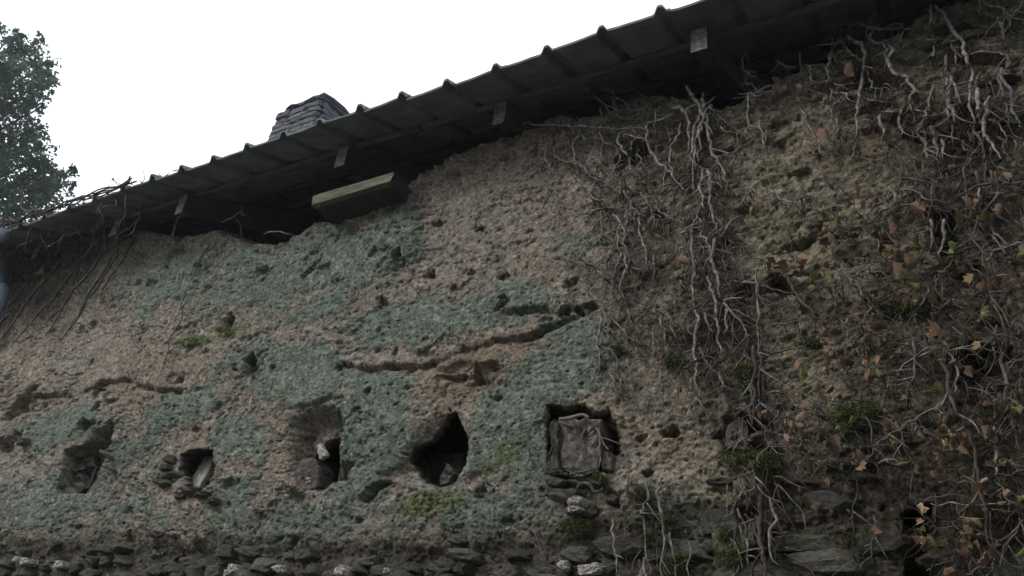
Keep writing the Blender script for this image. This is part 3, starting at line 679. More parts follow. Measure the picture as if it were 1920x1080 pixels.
slab('stone_block',[(1048,880),(1046,790),(1062,783),(1100,782),(1128,784),(1132,800),(1128,838),(1126,878),(1090,884)],-.005,.15,M_slab,'rough squarish block filling the square wall niche','stone',seed=7,jag=.007,rough=.006)
slab('stone_slab',[(1028,878),(1034,840),(1034,792),(1040,788),(1047,800),(1048,830),(1046,882),(1034,886)],-.03,.1,M_stone,'narrow upright stone at the left side of the square niche','stone',seed=8)
slab('stone_block',[(1128,858),(1134,848),(1148,850),(1150,880),(1130,884)],-.01,.1,M_slab,'small stone at the lower right corner of the square niche','stone',seed=9)
slab('stone_slab',[(1022,884),(1048,880),(1066,884),(1064,892),(1040,892)],-.05,.14,M_stone,'thin green-grey slate forming the sill under the square niche','stone',seed=10,jag=.002)
slab('stone_slab',[(1066,884),(1104,881),(1108,887),(1090,896),(1068,894)],-.04,.12,M_stone,'second thin slate right of the sill slate under the square niche','stone',seed=11,jag=.002)
slab('stone_block',[(1358,842),(1362,800),(1385,782),(1402,790),(1406,845)],.03,.12,M_slab,'brown stone lodged in the niche behind the hanging vine stems','stone',seed=12)
slab('stone_block',[(1437,860),(1436,835),(1445,818),(1454,828),(1452,858)],-.04,.08,M_slab,'rounded upright stone right of the vine-covered niche above the moss','stone',seed=13)
slab('stone_block',[(130,925),(122,890),(134,866),(165,845),(180,868),(172,905),(150,925)],.12,.12,M_dark,'dark mossy boulder set in the recess at far left of the wall','stone',seed=14,jag=.014,rough=.02)
# pale curled crust next to the white stone
P=catmull([at(x,y,-.04) for x,y in [(1080,925),(1084,912),(1096,906),(1108,910),(1112,920),(1124,922),(1130,915)]],5)
P=P+np.random.default_rng(2).normal(0,.0015,P.shape)
V,F=tube(P,np.interp(np.arange(len(P)),[0,10,len(P)-1],[.004,.008,.004]),7); tag(build('crust',V,F,M_slab),'pale curled piece of crust above the white stone','crust')
# stick across the top of the niche
P=catmull([at(x,y,-.05) for x,y in [(1049,786),(1062,785),(1072,783),(1092,778),(1104,783)]],5)
V,F=tube(P,np.interp(np.arange(len(P)),[0,8,len(P)-1],[.008,.010,.006]),8); tag(build('stick',V,F,M_bark_m),'short grey stick lying across the top of the square niche','stick')
# blue vessel in the dark opening
c=at(1756,1122,.34); prof=[(.0,.16),(.05,.158),(.10,.14),(.125,.10),(.13,.03),(.13,-.3)]
V=[];n=20
for (r_,z_) in prof:
    for k in range(n): a=k*2*math.pi/n; V.append((r_*math.cos(a),r_*math.sin(a),z_+.3))
F=[(i*n+k,i*n+(k+1)%n,(i+1)*n+(k+1)%n,(i+1)*n+k)[::-1] for i in range(len(prof)-1) for k in range(n)]
ob=build('container',np.array(V),F,M_blue); ob.location=(c[0],c[1],c[2]-.3); tag(ob,'dark blue rounded container top in the black opening at lower right','container')

# ------------------------------------------------------------------ vines
def crop(ox,oy,s_,items): return [([(ox+x/s_,oy+y/s_) for x,y in pts],w_) for pts,w_ in items]
A_=crop(980,140,3.176,[([(415,115),(470,160),(510,210),(535,262)],5),([(515,85),(545,115),(580,140),(612,185)],4),([(545,110),(540,170),(545,215),(537,240),(580,258),(625,265)],4),([(580,112),(700,115),(760,140),(840,185)],3),([(0,288),(60,297),(180,300),(300,315),(450,318),(600,322),(735,328)],4),([(335,270),(350,310),(335,370),(305,400),(308,470),(330,520),(380,575),(430,595),(520,625)],4),([(235,300),(250,350),(270,400),(273,450)],3),([(145,435),(148,520),(158,600),(150,680),(118,800)],4),([(90,440),(150,443)],3),([(180,432),(200,490),(240,512),(300,525),(345,545),(380,580),(450,625),(530,670),(600,695),(640,730)],6),([(42,520),(90,532),(125,545)],3),([(460,200),(470,280),(460,350),(480,400),(465,450),(470,520),(455,575)],3),([(425,372),(480,385),(530,420),(590,455)],3),([(610,340),(575,355),(568,400),(600,460),(635,500),(640,560),(665,590)],7),([(655,395),(650,450),(637,495)],4),([(690,420),(655,480)],3),([(600,355),(660,370),(735,400)],4),([(735,328),(745,290),(800,275),(870,255),(895,230)],5),([(740,300),(740,380),(760,450),(800,510),(850,545),(890,580),(920,640),(960,690)],8),([(890,200),(940,188),(970,225),(995,290),(990,370),(988,455)],8),([(975,65),(1020,120),(1050,180),(1075,240),(1095,290),(1105,360),(1120,430),(1160,500),(1200,580),(1215,640),(1210,700)],9),([(1075,110),(1080,170),(1070,220),(1050,270),(1020,340),(1010,450),(1015,560),(1020,690)],9),([(1125,180),(1080,240),(1070,320),(1055,400),(1050,520)],7),([(1060,280),(1040,370),(1025,470),(1030,560)],9),([(940,290),(935,345),(905,400),(880,470),(870,540),(900,590)],5),([(855,355),(900,350),(940,345)],3),([(790,205),(795,270),(790,355)],3),([(755,165),(720,215),(720,290)],4),([(620,165),(625,210),(690,215),(725,215)],3),([(1160,235),(1200,270),(1260,320),(1300,345),(1325,375)],5),([(1135,272),(1200,275),(1260,268),(1330,255)],3),([(1180,310),(1240,340),(1290,350)],4),([(1345,110),(1345,200),(1350,290),(1325,360)],5),([(1300,410),(1260,470),(1240,540),(1220,600)],4),([(1410,280),(1430,350),(1440,430),(1435,500)],5),([(580,480),(550,550),(530,610),(535,660)],4),([(700,440),(710,500),(690,570),(660,590)],4),([(610,590),(580,660),(570,745)],4),([(305,600),(350,640),(400,690),(440,745),(500,775),(600,815)],6),([(440,610),(420,680),(400,740)],4),([(310,850),(380,825),(450,800),(520,795),(600,815)],4),([(600,690),(640,740),(650,790),(690,830),(720,845)],7),([(620,800),(620,880),(620,960),(600,1000)],7),([(540,830),(580,880),(605,920),(600,1000),(620,1060)],6),([(575,900),(570,1000),(585,1070)],5),([(690,860),(695,940),(715,1010),(725,1070)],5),([(770,770),(780,850),(775,930)],6),([(790,780),(850,830),(870,870)],5),([(700,700),(740,760),(760,790)],5),([(195,695),(205,760),(212,830),(235,900),(270,975)],3),([(465,810),(470,900),(475,950),(460,990)],3),([(1100,560),(1110,640),(1115,740),(1130,820),(1140,880),(1165,930)],8),([(1070,560),(1065,640),(1070,720),(1080,800)],8),([(1130,600),(1120,700)],7),([(1410,630),(1360,680),(1320,740),(1280,790),(1235,795)],4),([(1300,840),(1240,880),(1200,930),(1165,970)],5),([(920,950),(980,910),(1050,885),(1110,870)],4),([(1070,780),(1040,850),(1000,900),(1000,950)],5),([(1060,940),(1055,1000),(1090,1040)],5),([(1040,1030),(1110,1040),(1100,1070)],4)])
B_=crop(1000,420,2.842,[([(155,145),(180,185),(235,215),(240,245),(280,300),(300,380)],4),([(218,158),(250,190),(310,215),(365,245),(375,300),(380,370),(360,415)],6),([(395,175),(385,240),(395,290)],6),([(420,180),(405,250)],5),([(470,100),(500,150),(515,190),(510,230)],6),([(490,170),(500,230),(475,290),(462,350),(490,400)],7),([(470,150),(445,220),(430,280)],5),([(415,300),(420,380),(420,460)],5),([(340,425),(370,435),(390,490),(440,525),(490,570),(495,605),(560,635),(630,645)],5),([(505,450),(505,520),(490,570)],5),([(585,100),(600,170),(607,230)],6),([(640,165),(645,230),(640,300)],5),([(525,230),(560,243),(590,243)],4),([(350,490),(355,560),(340,600),(350,670),(355,740),(330,830)],5),([(365,650),(420,670),(440,710),(455,790),(475,880)],5),([(290,675),(340,672)],3),([(402,795),(430,850),(450,915)],4),([(600,870),(620,945)],3),([(545,660),(570,710),(575,725)],4),([(670,500),(700,560),(705,620),(725,700)],5),([(720,495),(735,560),(765,610)],5),([(815,485),(803,560),(810,620)],4),([(650,430),(630,480)],3),([(570,435),(605,458)],3),([(850,0),(848,100),(855,220),(848,300),(850,380),(858,450)],8),([(860,460),(870,560),(860,640),(875,740),(862,830),(868,880)],8),([(862,925),(895,960),(898,1010)],6),([(890,60),(940,120),(930,190),(900,240)],6),([(965,80),(965,220),(985,300),(990,400)],8),([(925,280),(945,350),(975,420),(970,500),(985,580),(1000,660),(1010,720)],8),([(1010,140),(1020,220),(1035,245)],5),([(1010,420),(1060,470),(1110,530),(1140,590),(1160,605)],6),([(1010,430),(1100,470),(1190,525)],4),([(1010,400),(1080,395),(1130,380)],4),([(1025,450),(1025,530),(1015,590)],6),([(1120,310),(1190,320),(1195,420),(1195,520),(1200,660)],8),([(1190,380),(1190,300),(1200,220)],6),([(1210,325),(1280,355),(1360,368)],5),([(1200,180),(1270,205),(1330,230),(1350,290)],6),([(1060,125),(1130,120)],4),([(780,50),(840,20),(870,0)],4),([(885,660),(910,720),(950,770),(980,800)],6),([(910,470),(930,530),(960,580)],6),([(1170,830),(1165,950),(1165,1070)],9),([(990,790),(990,900)],7),([(820,560),(860,600)],4),([(800,765),(850,760)],4),([(640,540),(645,620),(640,700)],7),([(765,850),(795,885)],4),([(1215,935),(1225,975)],4),([(1260,905),(1350,912)],4),([(780,300),(785,360)],4),([(500,720),(525,790)],3)])
D_=crop(1560,0,3.6,[([(0,172),(80,160),(170,148),(195,155)],4),([(200,165),(260,185),(320,200),(400,200),(490,190)],7),([(310,100),(265,110),(250,140),(265,170)],5),([(490,192),(600,188)],4),([(0,300),(80,275),(130,265)],4),([(105,240),(130,270),(200,290),(215,350),(215,420),(200,500),(200,560),(180,630),(180,700),(160,780),(165,880),(165,960),(140,1075)],9),([(220,440),(245,520),(270,590),(295,600),(297,665)],6),([(280,215),(260,265),(300,300),(350,295),(350,370),(352,460)],7),([(480,215),(465,290)],6),([(380,300),(410,345),(375,400),(390,450),(440,505),(515,522),(520,560),(555,595),(550,630),(525,650),(530,720),(545,830)],9),([(675,30),(670,100),(650,190)],6),([(700,40),(750,85),(790,150),(825,215),(870,265),(890,350),(920,430),(945,480),(935,560),(930,640),(945,760),(970,840),(970,900),(940,930),(915,890),(935,840)],8),([(800,280),(825,340),(840,400),(880,460)],6),([(745,300),(780,270),(860,260)],4),([(770,370),(765,480)],8),([(780,530),(800,620),(790,720),(820,760),(815,880),(820,960)],10),([(800,510),(830,580),(860,660),(870,700)],8),([(770,730),(780,820)],8),([(985,600),(990,700),(985,780),(1005,840)],10),([(1000,490),(975,600),(950,700)],6),([(1060,650),(1055,760),(1020,820),(1025,890),(1060,960),(1110,1020),(1140,1075)],10),([(1020,900),(1020,1000),(1035,1070)],5),([(940,370),(1020,350),(1130,355),(1185,375),(1200,440),(1230,470),(1295,475)],7),([(1000,530),(1085,518)],4),([(1130,500),(1160,620),(1160,680),(1195,800),(1235,835)],6),([(1145,460),(1180,580),(1210,700),(1240,780),(1270,860)],8),([(1010,0),(1060,35),(1130,50),(1165,95),(1190,120),(1200,180),(1170,270)],6),([(1270,0),(1280,40),(1230,90),(1200,120)],6),([(1120,110),(1150,180),(1160,240)],9),([(995,0),(1005,50),(998,110)],4),([(745,115),(730,165)],5),([(685,570),(665,640),(655,720),(655,770)],6),([(600,930),(630,1000),(640,1075)],10),([(665,850),(700,920),(705,1070)],10),([(635,760),(590,850),(580,930)],6),([(560,740),(625,755),(640,800)],5),([(325,780),(340,860),(345,920)],8),([(465,740),(460,860),(465,915)],7),([(325,755),(400,755),(470,745)],4),([(210,660),(280,680),(340,690),(420,685)],5),([(280,595),(340,595),(400,605)],4),([(25,800),(45,850),(35,920),(0,950)],6),([(20,635),(100,635),(125,680)],5),([(20,560),(60,575),(100,605)],4),([(740,940),(745,1070)],7),([(890,950),(895,1020)],5),([(1110,830),(1160,890),(1185,950)],4),([(5,360),(35,430)],5),([(30,355),(100,350)],4),([(90,320),(130,370),(195,415)],6),([(570,270),(660,272),(730,265)],4),([(680,310),(680,380),(660,370)],5),([(0,710),(40,690),(70,650)],4)])
D_+=[([(1398,96),(1392,110),(1391,128),(1400,136),(1415,144),(1425,151)],5),([(1500,98),(1500,150)],5),([(1508,122),(1520,125),(1522,140),(1515,162)],4),([(1458,113),(1470,122),(1476,130)],5),([(1558,100),(1555,120),(1552,140),(1549,160)],5),([(1555,165),(1556,200),(1562,258)],5),([(1570,220),(1573,240),(1566,262),(1572,280)],4),([(1424,225),(1432,250),(1434,280)],5),([(1490,195),(1510,215),(1525,250),(1536,280),(1540,320),(1550,350)],5),([(1385,175),(1420,180),(1450,172),(1480,150)],3),([(1395,155),(1420,172),(1450,160),(1478,142)],4),([(1535,85),(1560,82),(1590,74)],3)]
E_=crop(1440,350,3.085,[([(0,15),(60,60),(140,90),(210,120)],4),([(150,95),(200,60),(270,40)],3),([(270,135),(350,160),(370,120),(470,122)],4),([(370,125),(385,190),(410,275)],6),([(340,255),(420,280),(520,235),(600,205),(650,150),(720,110),(830,40),(920,10)],5),([(700,0),(745,75),(760,90)],7),([(770,100),(880,110),(960,112),(1020,130)],5),([(760,20),(850,25),(940,80),(1060,85)],4),([(940,190),(950,270),(930,370)],7),([(1020,190),(1015,300),(1000,410)],8),([(645,250),(643,330),(630,390)],4),([(670,180),(640,250)],3),([(700,290),(760,330)],4),([(0,425),(80,460),(120,530),(165,620),(220,690),(280,760),(330,790)],9),([(0,590),(100,612),(165,615),(280,600),(360,580),(440,575)],4),([(420,490),(480,560),(540,620),(600,680)],6),([(480,530),(560,480),(640,430),(720,405),(770,395)],4),([(0,680),(180,677)],3),([(0,805),(120,790),(260,765)],4),([(550,510),(548,610)],5),([(415,520),(395,640),(370,760)],4),([(580,500),(650,490),(700,520)],4),([(610,620),(600,700),(565,750),(550,790),(470,830)],4),([(640,690),(740,660),(860,655)],3),([(770,560),(720,640),(680,680)],3),([(925,580),(930,605),(905,660),(860,720),(840,765),(870,790)],5),([(930,605),(985,610)],3),([(1075,420),(1020,490),(970,550),(980,610),(1015,660)],5),([(1480,320),(1390,345),(1310,370),(1270,420),(1240,460)],6),([(1210,280),(1130,330),(1050,365)],3),([(960,410),(1080,410),(1150,440),(1220,490),(1280,550),(1330,590)],5),([(1140,640),(1220,610),(1330,605),(1450,595)],5),([(950,930),(880,980),(800,1020),(750,1075)],5),([(1030,960),(1130,925),(1250,890)],5),([(900,850),(960,880)],4),([(840,870),(850,1000),(845,1075)],6),([(1325,800),(1340,890)],6),([(1430,790),(1450,860),(1475,830)],5),([(1380,1030),(1480,980)],3),([(660,40),(680,100),(740,150)],3),([(1360,60),(1450,60)],4),([(1210,0),(1230,60),(1180,120),(1100,150)],4),([(1090,630),(1040,670)],4),([(540,830),(590,880)],4),([(440,880),(520,890),(640,920),(760,910)],3)])
F_=crop(1400,640,2.4545,[([(900,30),(905,110),(925,200),(945,270),(970,340),(1010,400),(1050,500),(1070,600),(1075,700),(1100,850),(1130,960),(1150,1075)],9),([(910,35),(950,80),(975,140),(960,200),(920,270),(860,310),(780,360),(710,400),(640,450),(590,490),(580,520),(545,548)],6),([(700,410),(730,500),(790,580)],5),([(985,160),(1010,200),(1015,250)],4),([(1145,620),(1150,500),(1140,400),(1145,280)],7),([(970,655),(1070,660)],4),([(1160,545),(1250,590),(1215,620),(1140,640)],5),([(1215,620),(1270,720),(1260,760),(1200,830),(1180,870)],5),([(1275,820),(1240,880),(1150,975)],5),([(1140,970),(1140,1075)],7),([(850,745),(1000,750),(1150,748),(1260,745)],4),([(600,565),(690,540)],4),([(0,450),(60,425),(130,415)],4),([(60,265),(75,300)],4),([(85,450),(125,495)],6),([(235,455),(310,465)],4),([(325,410),(345,445)],4),([(30,20),(25,200),(25,390)],9),([(70,0),(65,100),(60,250),(40,300)],6),([(640,155),(710,130),(760,80),(870,25)],4),([(650,180),(670,205),(690,160)],4),([(770,90),(770,170),(730,240)],5),([(510,640),(490,760),(495,880),(510,1050)],5),([(585,800),(585,1040)],5),([(1000,1075),(1070,1040),(1150,1045)],4),([(990,990),(975,1040)],6),([(1180,50),(1190,250),(1185,330)],8),([(1210,235),(1276,215)],3),([(760,380),(830,410),(880,450)],4),([(100,235),(200,250)],3),([(300,260),(330,300),(340,340)],3),([(1085,660),(1100,730)],5),([(1150,650),(1190,720),(1200,790)],5),([(950,830),(975,870)],3),([(200,490),(290,545),(420,548),(545,548)],4),([(1190,110),(1230,80)],3),([(1105,30),(1020,60),(960,110)],4)])
G_=crop(940,700,2.842,[([(575,0),(610,60),(620,120)],4),([(775,70),(790,150)],3),([(675,540),(675,600),(670,660)],5),([(740,730),(748,755)],5),([(595,780),(595,920),(615,1000),(615,1075)],6),([(850,600),(840,680),(860,800),(870,900),(870,1100)],8),([(900,850),(915,970),(925,1100)],7),([(765,980),(765,1100)],7),([(145,360),(150,440),(140,560)],3),([(170,830),(185,880)],4),([(505,290),(520,400),(520,500)],5),([(640,0),(640,90)],4),([(770,560),(760,700),(770,900),(780,1100)],6),([(1000,900),(1005,1100)],4)])
H_=[([(1424,905),(1427,965),(1430,1030),(1430,1090)],13),([(1443,930),(1443,1010),(1462,1060)],7),([(1378,915),(1377,960),(1378,1000),(1380,1080)],8),([(1400,1010),(1404,1060)],7),([(1410,960),(1425,985)],5),([(1440,970),(1442,1000),(1455,1040),(1460,1056)],5),([(1393,782),(1394,845)],6),([(1352,850),(1385,832),(1412,820),(1440,808)],4),([(1410,870),(1412,930)],8),([(1393,900),(1400,960)],6)]
twig={}; rootl={}
TW=[([(350,540),(340,600),(315,660),(290,722)],3),([(345,395),(331,418),(322,445),(308,472)],5),([(395,455),(372,490),(350,540)],3),([(415,418),(440,404),(456,399)],4),([(450,388),(453,402),(466,405)],4),([(440,404),(452,432),(455,445)],3),([(495,440),(520,434),(545,436)],4)]

def vine(name,loc_px,label,groups,group='dead climber stems on the wall',offset=.02,seed=0,mats=None,cat='vine',fork=True):
    b=at(*loc_px); e=empty(name,(b[0],-.02,b[2]),label,cat,group); rg=np.random.default_rng(seed); out_=[]
    for pts,w_ in groups:
        pts=np.array(pts,float); mp=np.mean([3.2/ray(*p)[1]/FPX for p in pts]); rad=w_*mp*.5*.82
        off=offset+.022+rg.uniform(0,.03); P=[]
        W=np.array([at(*p) for p in pts])
        for lv in range(2):
            Wn=[W[0]]
            for i in range(1,len(W)):
                sg=np.linalg.norm(W[i]-W[i-1]); mdp=(W[i]+W[i-1])/2+rg.normal(0,.085*sg,3)*np.array([1,0,1]); Wn+=[mdp,W[i]]
            W=np.array(Wn)
        W=catmull(W,2); n=len(W)
        L_=np.linalg.norm(np.diff(W,axis=0),axis=1).sum()
        s_=np.linspace(0,L_,n)
        W=W+np.stack([pn(s_*14,s_*0+rg.uniform(0,99),81)*.004,np.zeros(n),pn(s_*14,s_*0+rg.uniform(0,99),82)*.005],-1)
        yy=[]
        for q in W:
            wy=wallmin(q[0],q[2]) if q[2]<np.interp(q[0],tx,tz)-.02 else 0
            yy.append(min(wy,.03))
        yy=np.array(yy); ker=np.ones(5)/5; yp=np.pad(yy,2,mode='edge'); yy=np.minimum(np.convolve(yp,ker,'valid'),yy+.01)
        yb=yy-off-rad-.012*pn(s_*5,s_*0+rg.uniform(0,99),83)
        # keep the traced line while standing off the wall
        W2=[]
        for q,y in zip(W,yb):
            pxy=image_px(q[0],q[1],q[2]); W2.append(at(pxy[0],pxy[1],y))
        W2=np.array(W2)
        R=rad*np.interp(np.linspace(0,1,n),[0,.12,.6,1],[.65,1,.8,.28])*(1+.32*pn(s_*45,s_*0+rg.uniform(0,99),84))
        V,F=tube(W2,np.maximum(R,.0012),7); m=(mats or [M_bark])[rg.integers(len(mats or [1]))]
        build('stem',V,F,m,e); out_.append((W2,R))
        V=[];F=[]
        for i in range(1,n-1):
            for _ in range(rg.integers(0,3)):
                q=W2[i]; a=rg.uniform(0,6.28); l=rg.uniform(.012,.05); x1=q[0]+math.cos(a)*l; z1=q[2]+math.sin(a)*l*1.1-.008
                p0=np.array([q[0],q[1]+rad*.5,q[2]]); p2=np.array([x1,min(wallY(x1,z1),.05)-.003,z1]); p1=(p0+p2)/2+rg.normal(0,.004,3); wd=np.array([-math.sin(a),0,math.cos(a)])*rg.uniform(.0008,.0022)
                b_=len(V); V+=[p0-wd,p0+wd,p1+wd,p1-wd,p2]; F+=[(b_,b_+1,b_+2,b_+3),(b_+3,b_+2,b_+4)]
        if rg.random()<1: rootl.setdefault(name+label,(e,MB()))[1].add(np.array(V),F)
        # short broken side twigs
        if fork and n>8:
            for _ in range(rg.integers(1,5)):
                i=rg.integers(2,n-2); d=W2[i+1]-W2[i]; d/=np.linalg.norm(d)+1e-9
                side=np.array([rg.choice([-1,1]),rg.uniform(-.5,.2),rg.uniform(-.9,.6)]); dd=d*.5+side*.6; dd/=np.linalg.norm(dd)
                l=rg.uniform(.03,.13); Q=[W2[i],W2[i]+dd*l*.5+rg.normal(0,.006,3),W2[i]+dd*l+rg.normal(0,.01,3)]
                Q=catmull(Q,3); V,F=tube(Q,np.linspace(R[i]*.6,R[i]*.25,len(Q)),5); twig.setdefault(name+label,(e,MB()))[1].add(V,F)
    return e,out_
def tangle(mbs,region,n,dirn,length,rad,seed,off=(.01,.05),wander=.5,hang=.0):
    """n thin random stems inside a wall region"""
    rg=np.random.default_rng(seed); P=np.array(region,float); lo=P.min(0); hi=P.max(0); c=0
    while c<n:
        p=rg.uniform(lo,hi)
        if polysd(np.array([p[0]]),np.array([p[1]]),region)[0]>0: continue
        c+=1; q=at(*p)
        if q[2]>np.interp(q[0],tx,tz)+.03: continue
        a=math.radians(rg.normal(dirn,28)) if rg.random()<.8 else rg.uniform(0,6.28)
        L_=rg.uniform(.4,1)*length; st=.028; k=max(3,int(L_/st)); x,z=q[0],q[2]; W=[]; o_=rg.uniform(*off)
        for i in range(k):
            W.append((x,min(wallY(x,z),.03)-o_-.01*math.sin(i*.6),z)); a+=rg.normal(0,wander*.45); x+=math.cos(a)*st; z+=math.sin(a)*st
            if z>np.interp(x,tx,tz)+.06: break
        if len(W)<3: continue
        W=catmull(W,2); V,F=tube(W,np.linspace(rad*rg.uniform(.6,1.3),rad*.35,len(W)),5); mbs[rg.integers(len(mbs))].add(V,F)

def mbset(n): return [MB() for _ in range(n)]
vA,_=vine('dead_vine',(1230,450),'dense dead grey vine hanging from the wall top at centre, bleached bare twigs spreading left',A_,seed=1)
vB,_=vine('dead_vine',(1230,700),'lower tangle of bare grey stems dangling above and right of the square niche',B_,seed=2,offset=.015)
vD,_=vine('dead_vine',(1700,150),'thick bare bleached stems crowding the upper right wall top',D_,seed=3,offset=.03)
vE,_=vine('creeper',(1700,600),'thin branching creeper with scattered rust-brown dead leaves on the right',E_,seed=4,offset=.03,mats=[M_bark,M_bark_d,M_bark],group='creepers with dead leaves')
vF,_=vine('creeper',(1760,900),'creeper with long curving stem and brown leaves at the lower right corner',F_,seed=5,offset=.04,mats=[M_bark,M_bark_d,M_bark_d],group='creepers with dead leaves')
vG,_=vine('dead_vine',(1200,1000),'few thin grey stems hanging through moss tufts below the square niche',G_,seed=6)
vH,_=vine('dead_vine',(1425,1000),'upright bundle of dark old stems under the largest moss clump',H_,seed=7,mats=[M_bark,M_bark_d])
vT,_=vine('dry_stem',(330,600),'long thin dry stems trailing over the left wall below the eave',TW,seed=8,mats=[M_bark_d,M_bark],offset=.01,fork=False)

def finish(mbs,mats,name,parent):
    for m_,ma in zip(mbs,mats):
        if m_.n: o_=m_.build(name,ma,parent); o_['kind']='stuff'
m2=mbset(2); tangle(m2,[(1020,240),(1200,190),(1300,200),(1330,420),(1210,440),(1080,380)],110,-60,.26,.0030,215,wander=.9,off=(.005,.03)); tangle(m2,[(1130,190),(1330,180),(1380,420),(1450,700),(1380,760),(1280,700),(1180,560),(1100,380),(1020,280)],150,-90,.24,.0030,11,off=(.005,.035))
tangle(m2,[(1130,380),(1260,400),(1330,560),(1440,600),(1440,720),(1250,690),(1170,600)],150,-90,.2,.0032,212,off=(.005,.035)); tangle(m2,[(1270,200),(1350,200),(1400,500),(1440,720),(1340,700),(1280,420)],110,-90,.32,.005,12,off=(.015,.06))
finish(m2,[M_bark_d,M_bark_d],'twigs',vA)
m2=mbset(2); tangle(m2,[(1120,560),(1460,560),(1470,800),(1330,820),(1130,720)],100,-90,.16,.0028,13); finish(m2,[M_bark_m,M_bark_d],'twigs',vB)
m2=mbset(2); tangle(m2,[(1560,80),(1730,10),(1920,-30),(1920,380),(1720,380),(1640,250),(1530,130)],190,-88,.26,.0034,14,off=(.005,.05)); tangle(m2,[(1690,180),(1880,180),(1880,400),(1690,380)],90,-90,.28,.006,15,off=(.02,.08)); finish(m2,[M_bark_d,M_bark_d],'twigs',vD)
m2=mbset(2); tangle(m2,[(1700,380),(1920,380),(1920,760),(1560,760),(1560,600),(1680,540)],170,-70,.34,.0028,161,off=(.01,.08),wander=.7); tangle(m2,[(1450,350),(1750,350),(1700,560),(1540,620),(1470,760),(1440,640)],38,-70,.34,.0026,16,off=(.01,.08),wander=.7); tangle(m2,[(1740,340),(1920,340),(1920,800),(1700,700)],60,-88,.3,.005,26,off=(.02,.08)); finish(m2,[M_bark_d,M_bark_d],'twigs',vE)
m2=mbset(2); tangle(m2,[(1450,760),(1920,720),(1920,1100),(1780,1100),(1730,930),(1700,880),(1450,850)],210,-80,.34,.0028,17,off=(.01,.09),wander=.7); finish(m2,[M_bark_d,M_bark_d],'twigs',vF)
m2=mbset(2); tangle(m2,[(1160,880),(1260,880),(1270,1090),(1170,1090)],30,-90,.2,.0026,18); finish(m2,[M_bark_d,M_bark_m],'twigs',vG)
m2=mbset(2); tangle(m2,[(1360,870),(1470,870),(1480,1090),(1360,1090)],45,-90,.28,.0035,19); finish(m2,[M_bark_d,M_bark_m],'twigs',vH)
# ivy remains in the far left corner
vL,_=vine('dead_ivy',(110,500),'dark dead ivy mass over the far left wall corner beside the drainpipe',
 [([(230,440),(205,500),(165,560),(130,620)],5),([(200,450),(160,520),(110,590),(85,630)],6),([(170,470),(120,530),(70,590),(20,650)],6),([(140,460),(90,520),(40,580),(0,640)],7),([(215,470),(180,530),(150,590),(115,640)],6),([(110,460),(60,520),(20,570),(-20,610)],7),([(185,440),(160,490),(140,540),(90,600)],6),([(0,520),(40,490),(70,470),(100,440),(130,425)],5),([(60,440),(55,405),(50,395),(40,372)],5),([(55,405),(80,400),(130,392)],4),([(20,440),(60,448),(100,440),(140,452)],5),([(120,450),(200,440),(225,452),(190,470)],5),([(250,440),(235,480),(205,520),(190,560)],5)],
 seed=9,mats=[M_bark_d,M_bark_d,M_bark_b],offset=.03,group=None,cat='ivy')
m2=mbset(2); tangle(m2,[(0,430),(230,430),(215,490),(130,560),(0,620)],230,-112,.30,.0055,20,off=(.01,.10)); tangle(m2,[(0,430),(230,425),(200,470),(0,520)],170,-60,.3,.005,22,off=(.05,.3),wander=.9); finish(m2,[M_bark_b,M_bark_d],'twigs',vL)
for k,(e,m_) in twig.items():
    o_=m_.build('twigs',M_bark,e); o_['kind']='stuff'
for k,(e,m_) in rootl.items():
    o_=m_.build('rootlets',M_bark_d,e); o_['kind']='stuff'

# leaves
def leaf_mesh(seed,m):
    rg=np.random.default_rng(seed)
    out_=[(0,-.40),(.16,-.36),(.33,-.34),(.37,-.12),(.47,.05),(.36,.15),(.28,.32),(.16,.34),(.03,.56),(-.14,.33),(-.27,.31),(-.34,.14),(-.44,.02),(-.37,-.14),(-.33,-.35),(-.15,-.36)]
    V=[(0,0,0)]; 
    cu=rg.uniform(-1.2,1.6); fo=rg.uniform(.4,1.9); tws=rg.normal(0,.5)
    for x,y in out_:
        x*=1+rg.normal(0,.14); y*=1+rg.normal(0,.12)
        V.append((x*(1-.25*fo),fo*abs(x)*.9+cu*y*y*.7+tws*x*y+rg.normal(0,.05),y))
    V=np.array(V); n=len(out_); F=[(0,i+1,(i+1)%n+1) for i in range(n)]
    ps=[(0,0,.0),(0.01,0.05,.5),(.03,.1,.8)]
    me=bpy.data.meshes.new('leaf'); me.from_pydata(V.tolist(),[],F); me.materials.append(m); me.polygons.foreach_set('use_smooth',[True]*n); return me
LM=[[leaf_mesh(10*k+j,M_leaf[k]) for j in range(7)] for k in range(4)]
rl=np.random.default_rng(31)
def leaf(px,py,size,k,parent,off=None):
    off=rl.uniform(.07,.13) if off is None else off
    q=at(px,py,0); y=min(wallY(q[0],q[2]),.03)-off; q=at(px,py,y); mp=3.2/ray(px,py)[1]/FPX
    s_=size*mp*rl.uniform(.85,1.6)
    inst('leaf',LM[k][rl.integers(7)],tuple(q),(rl.normal(-.4,.6),math.pi+rl.normal(0,.75),rl.normal(0,1.1)),(s_,s_,s_),parent)
for (px,py,s_,k) in [(1408,398,28,0),(1395,412,20,2),(1420,385,16,0),(1222,440,22,0),(1236,446,16,0),(1275,490,22,0),(1290,482,18,2),(1268,500,16,0),(1428,318,12,2),(1545,250,26,0),(1580,120,26,0),(1598,130,22,0),(1610,290,20,0),(1640,262,16,0),(1675,258,20,0),(1625,282,18,0),(1760,255,12,0),(1757,212,8,0),(1820,258,16,0),(1590,245,14,3),(1450,150,22,2),(1470,175,18,2),(1495,165,18,0),(1515,270,18,2)]:
    leaf(px,py,s_,k,vD if px>1440 else vA)
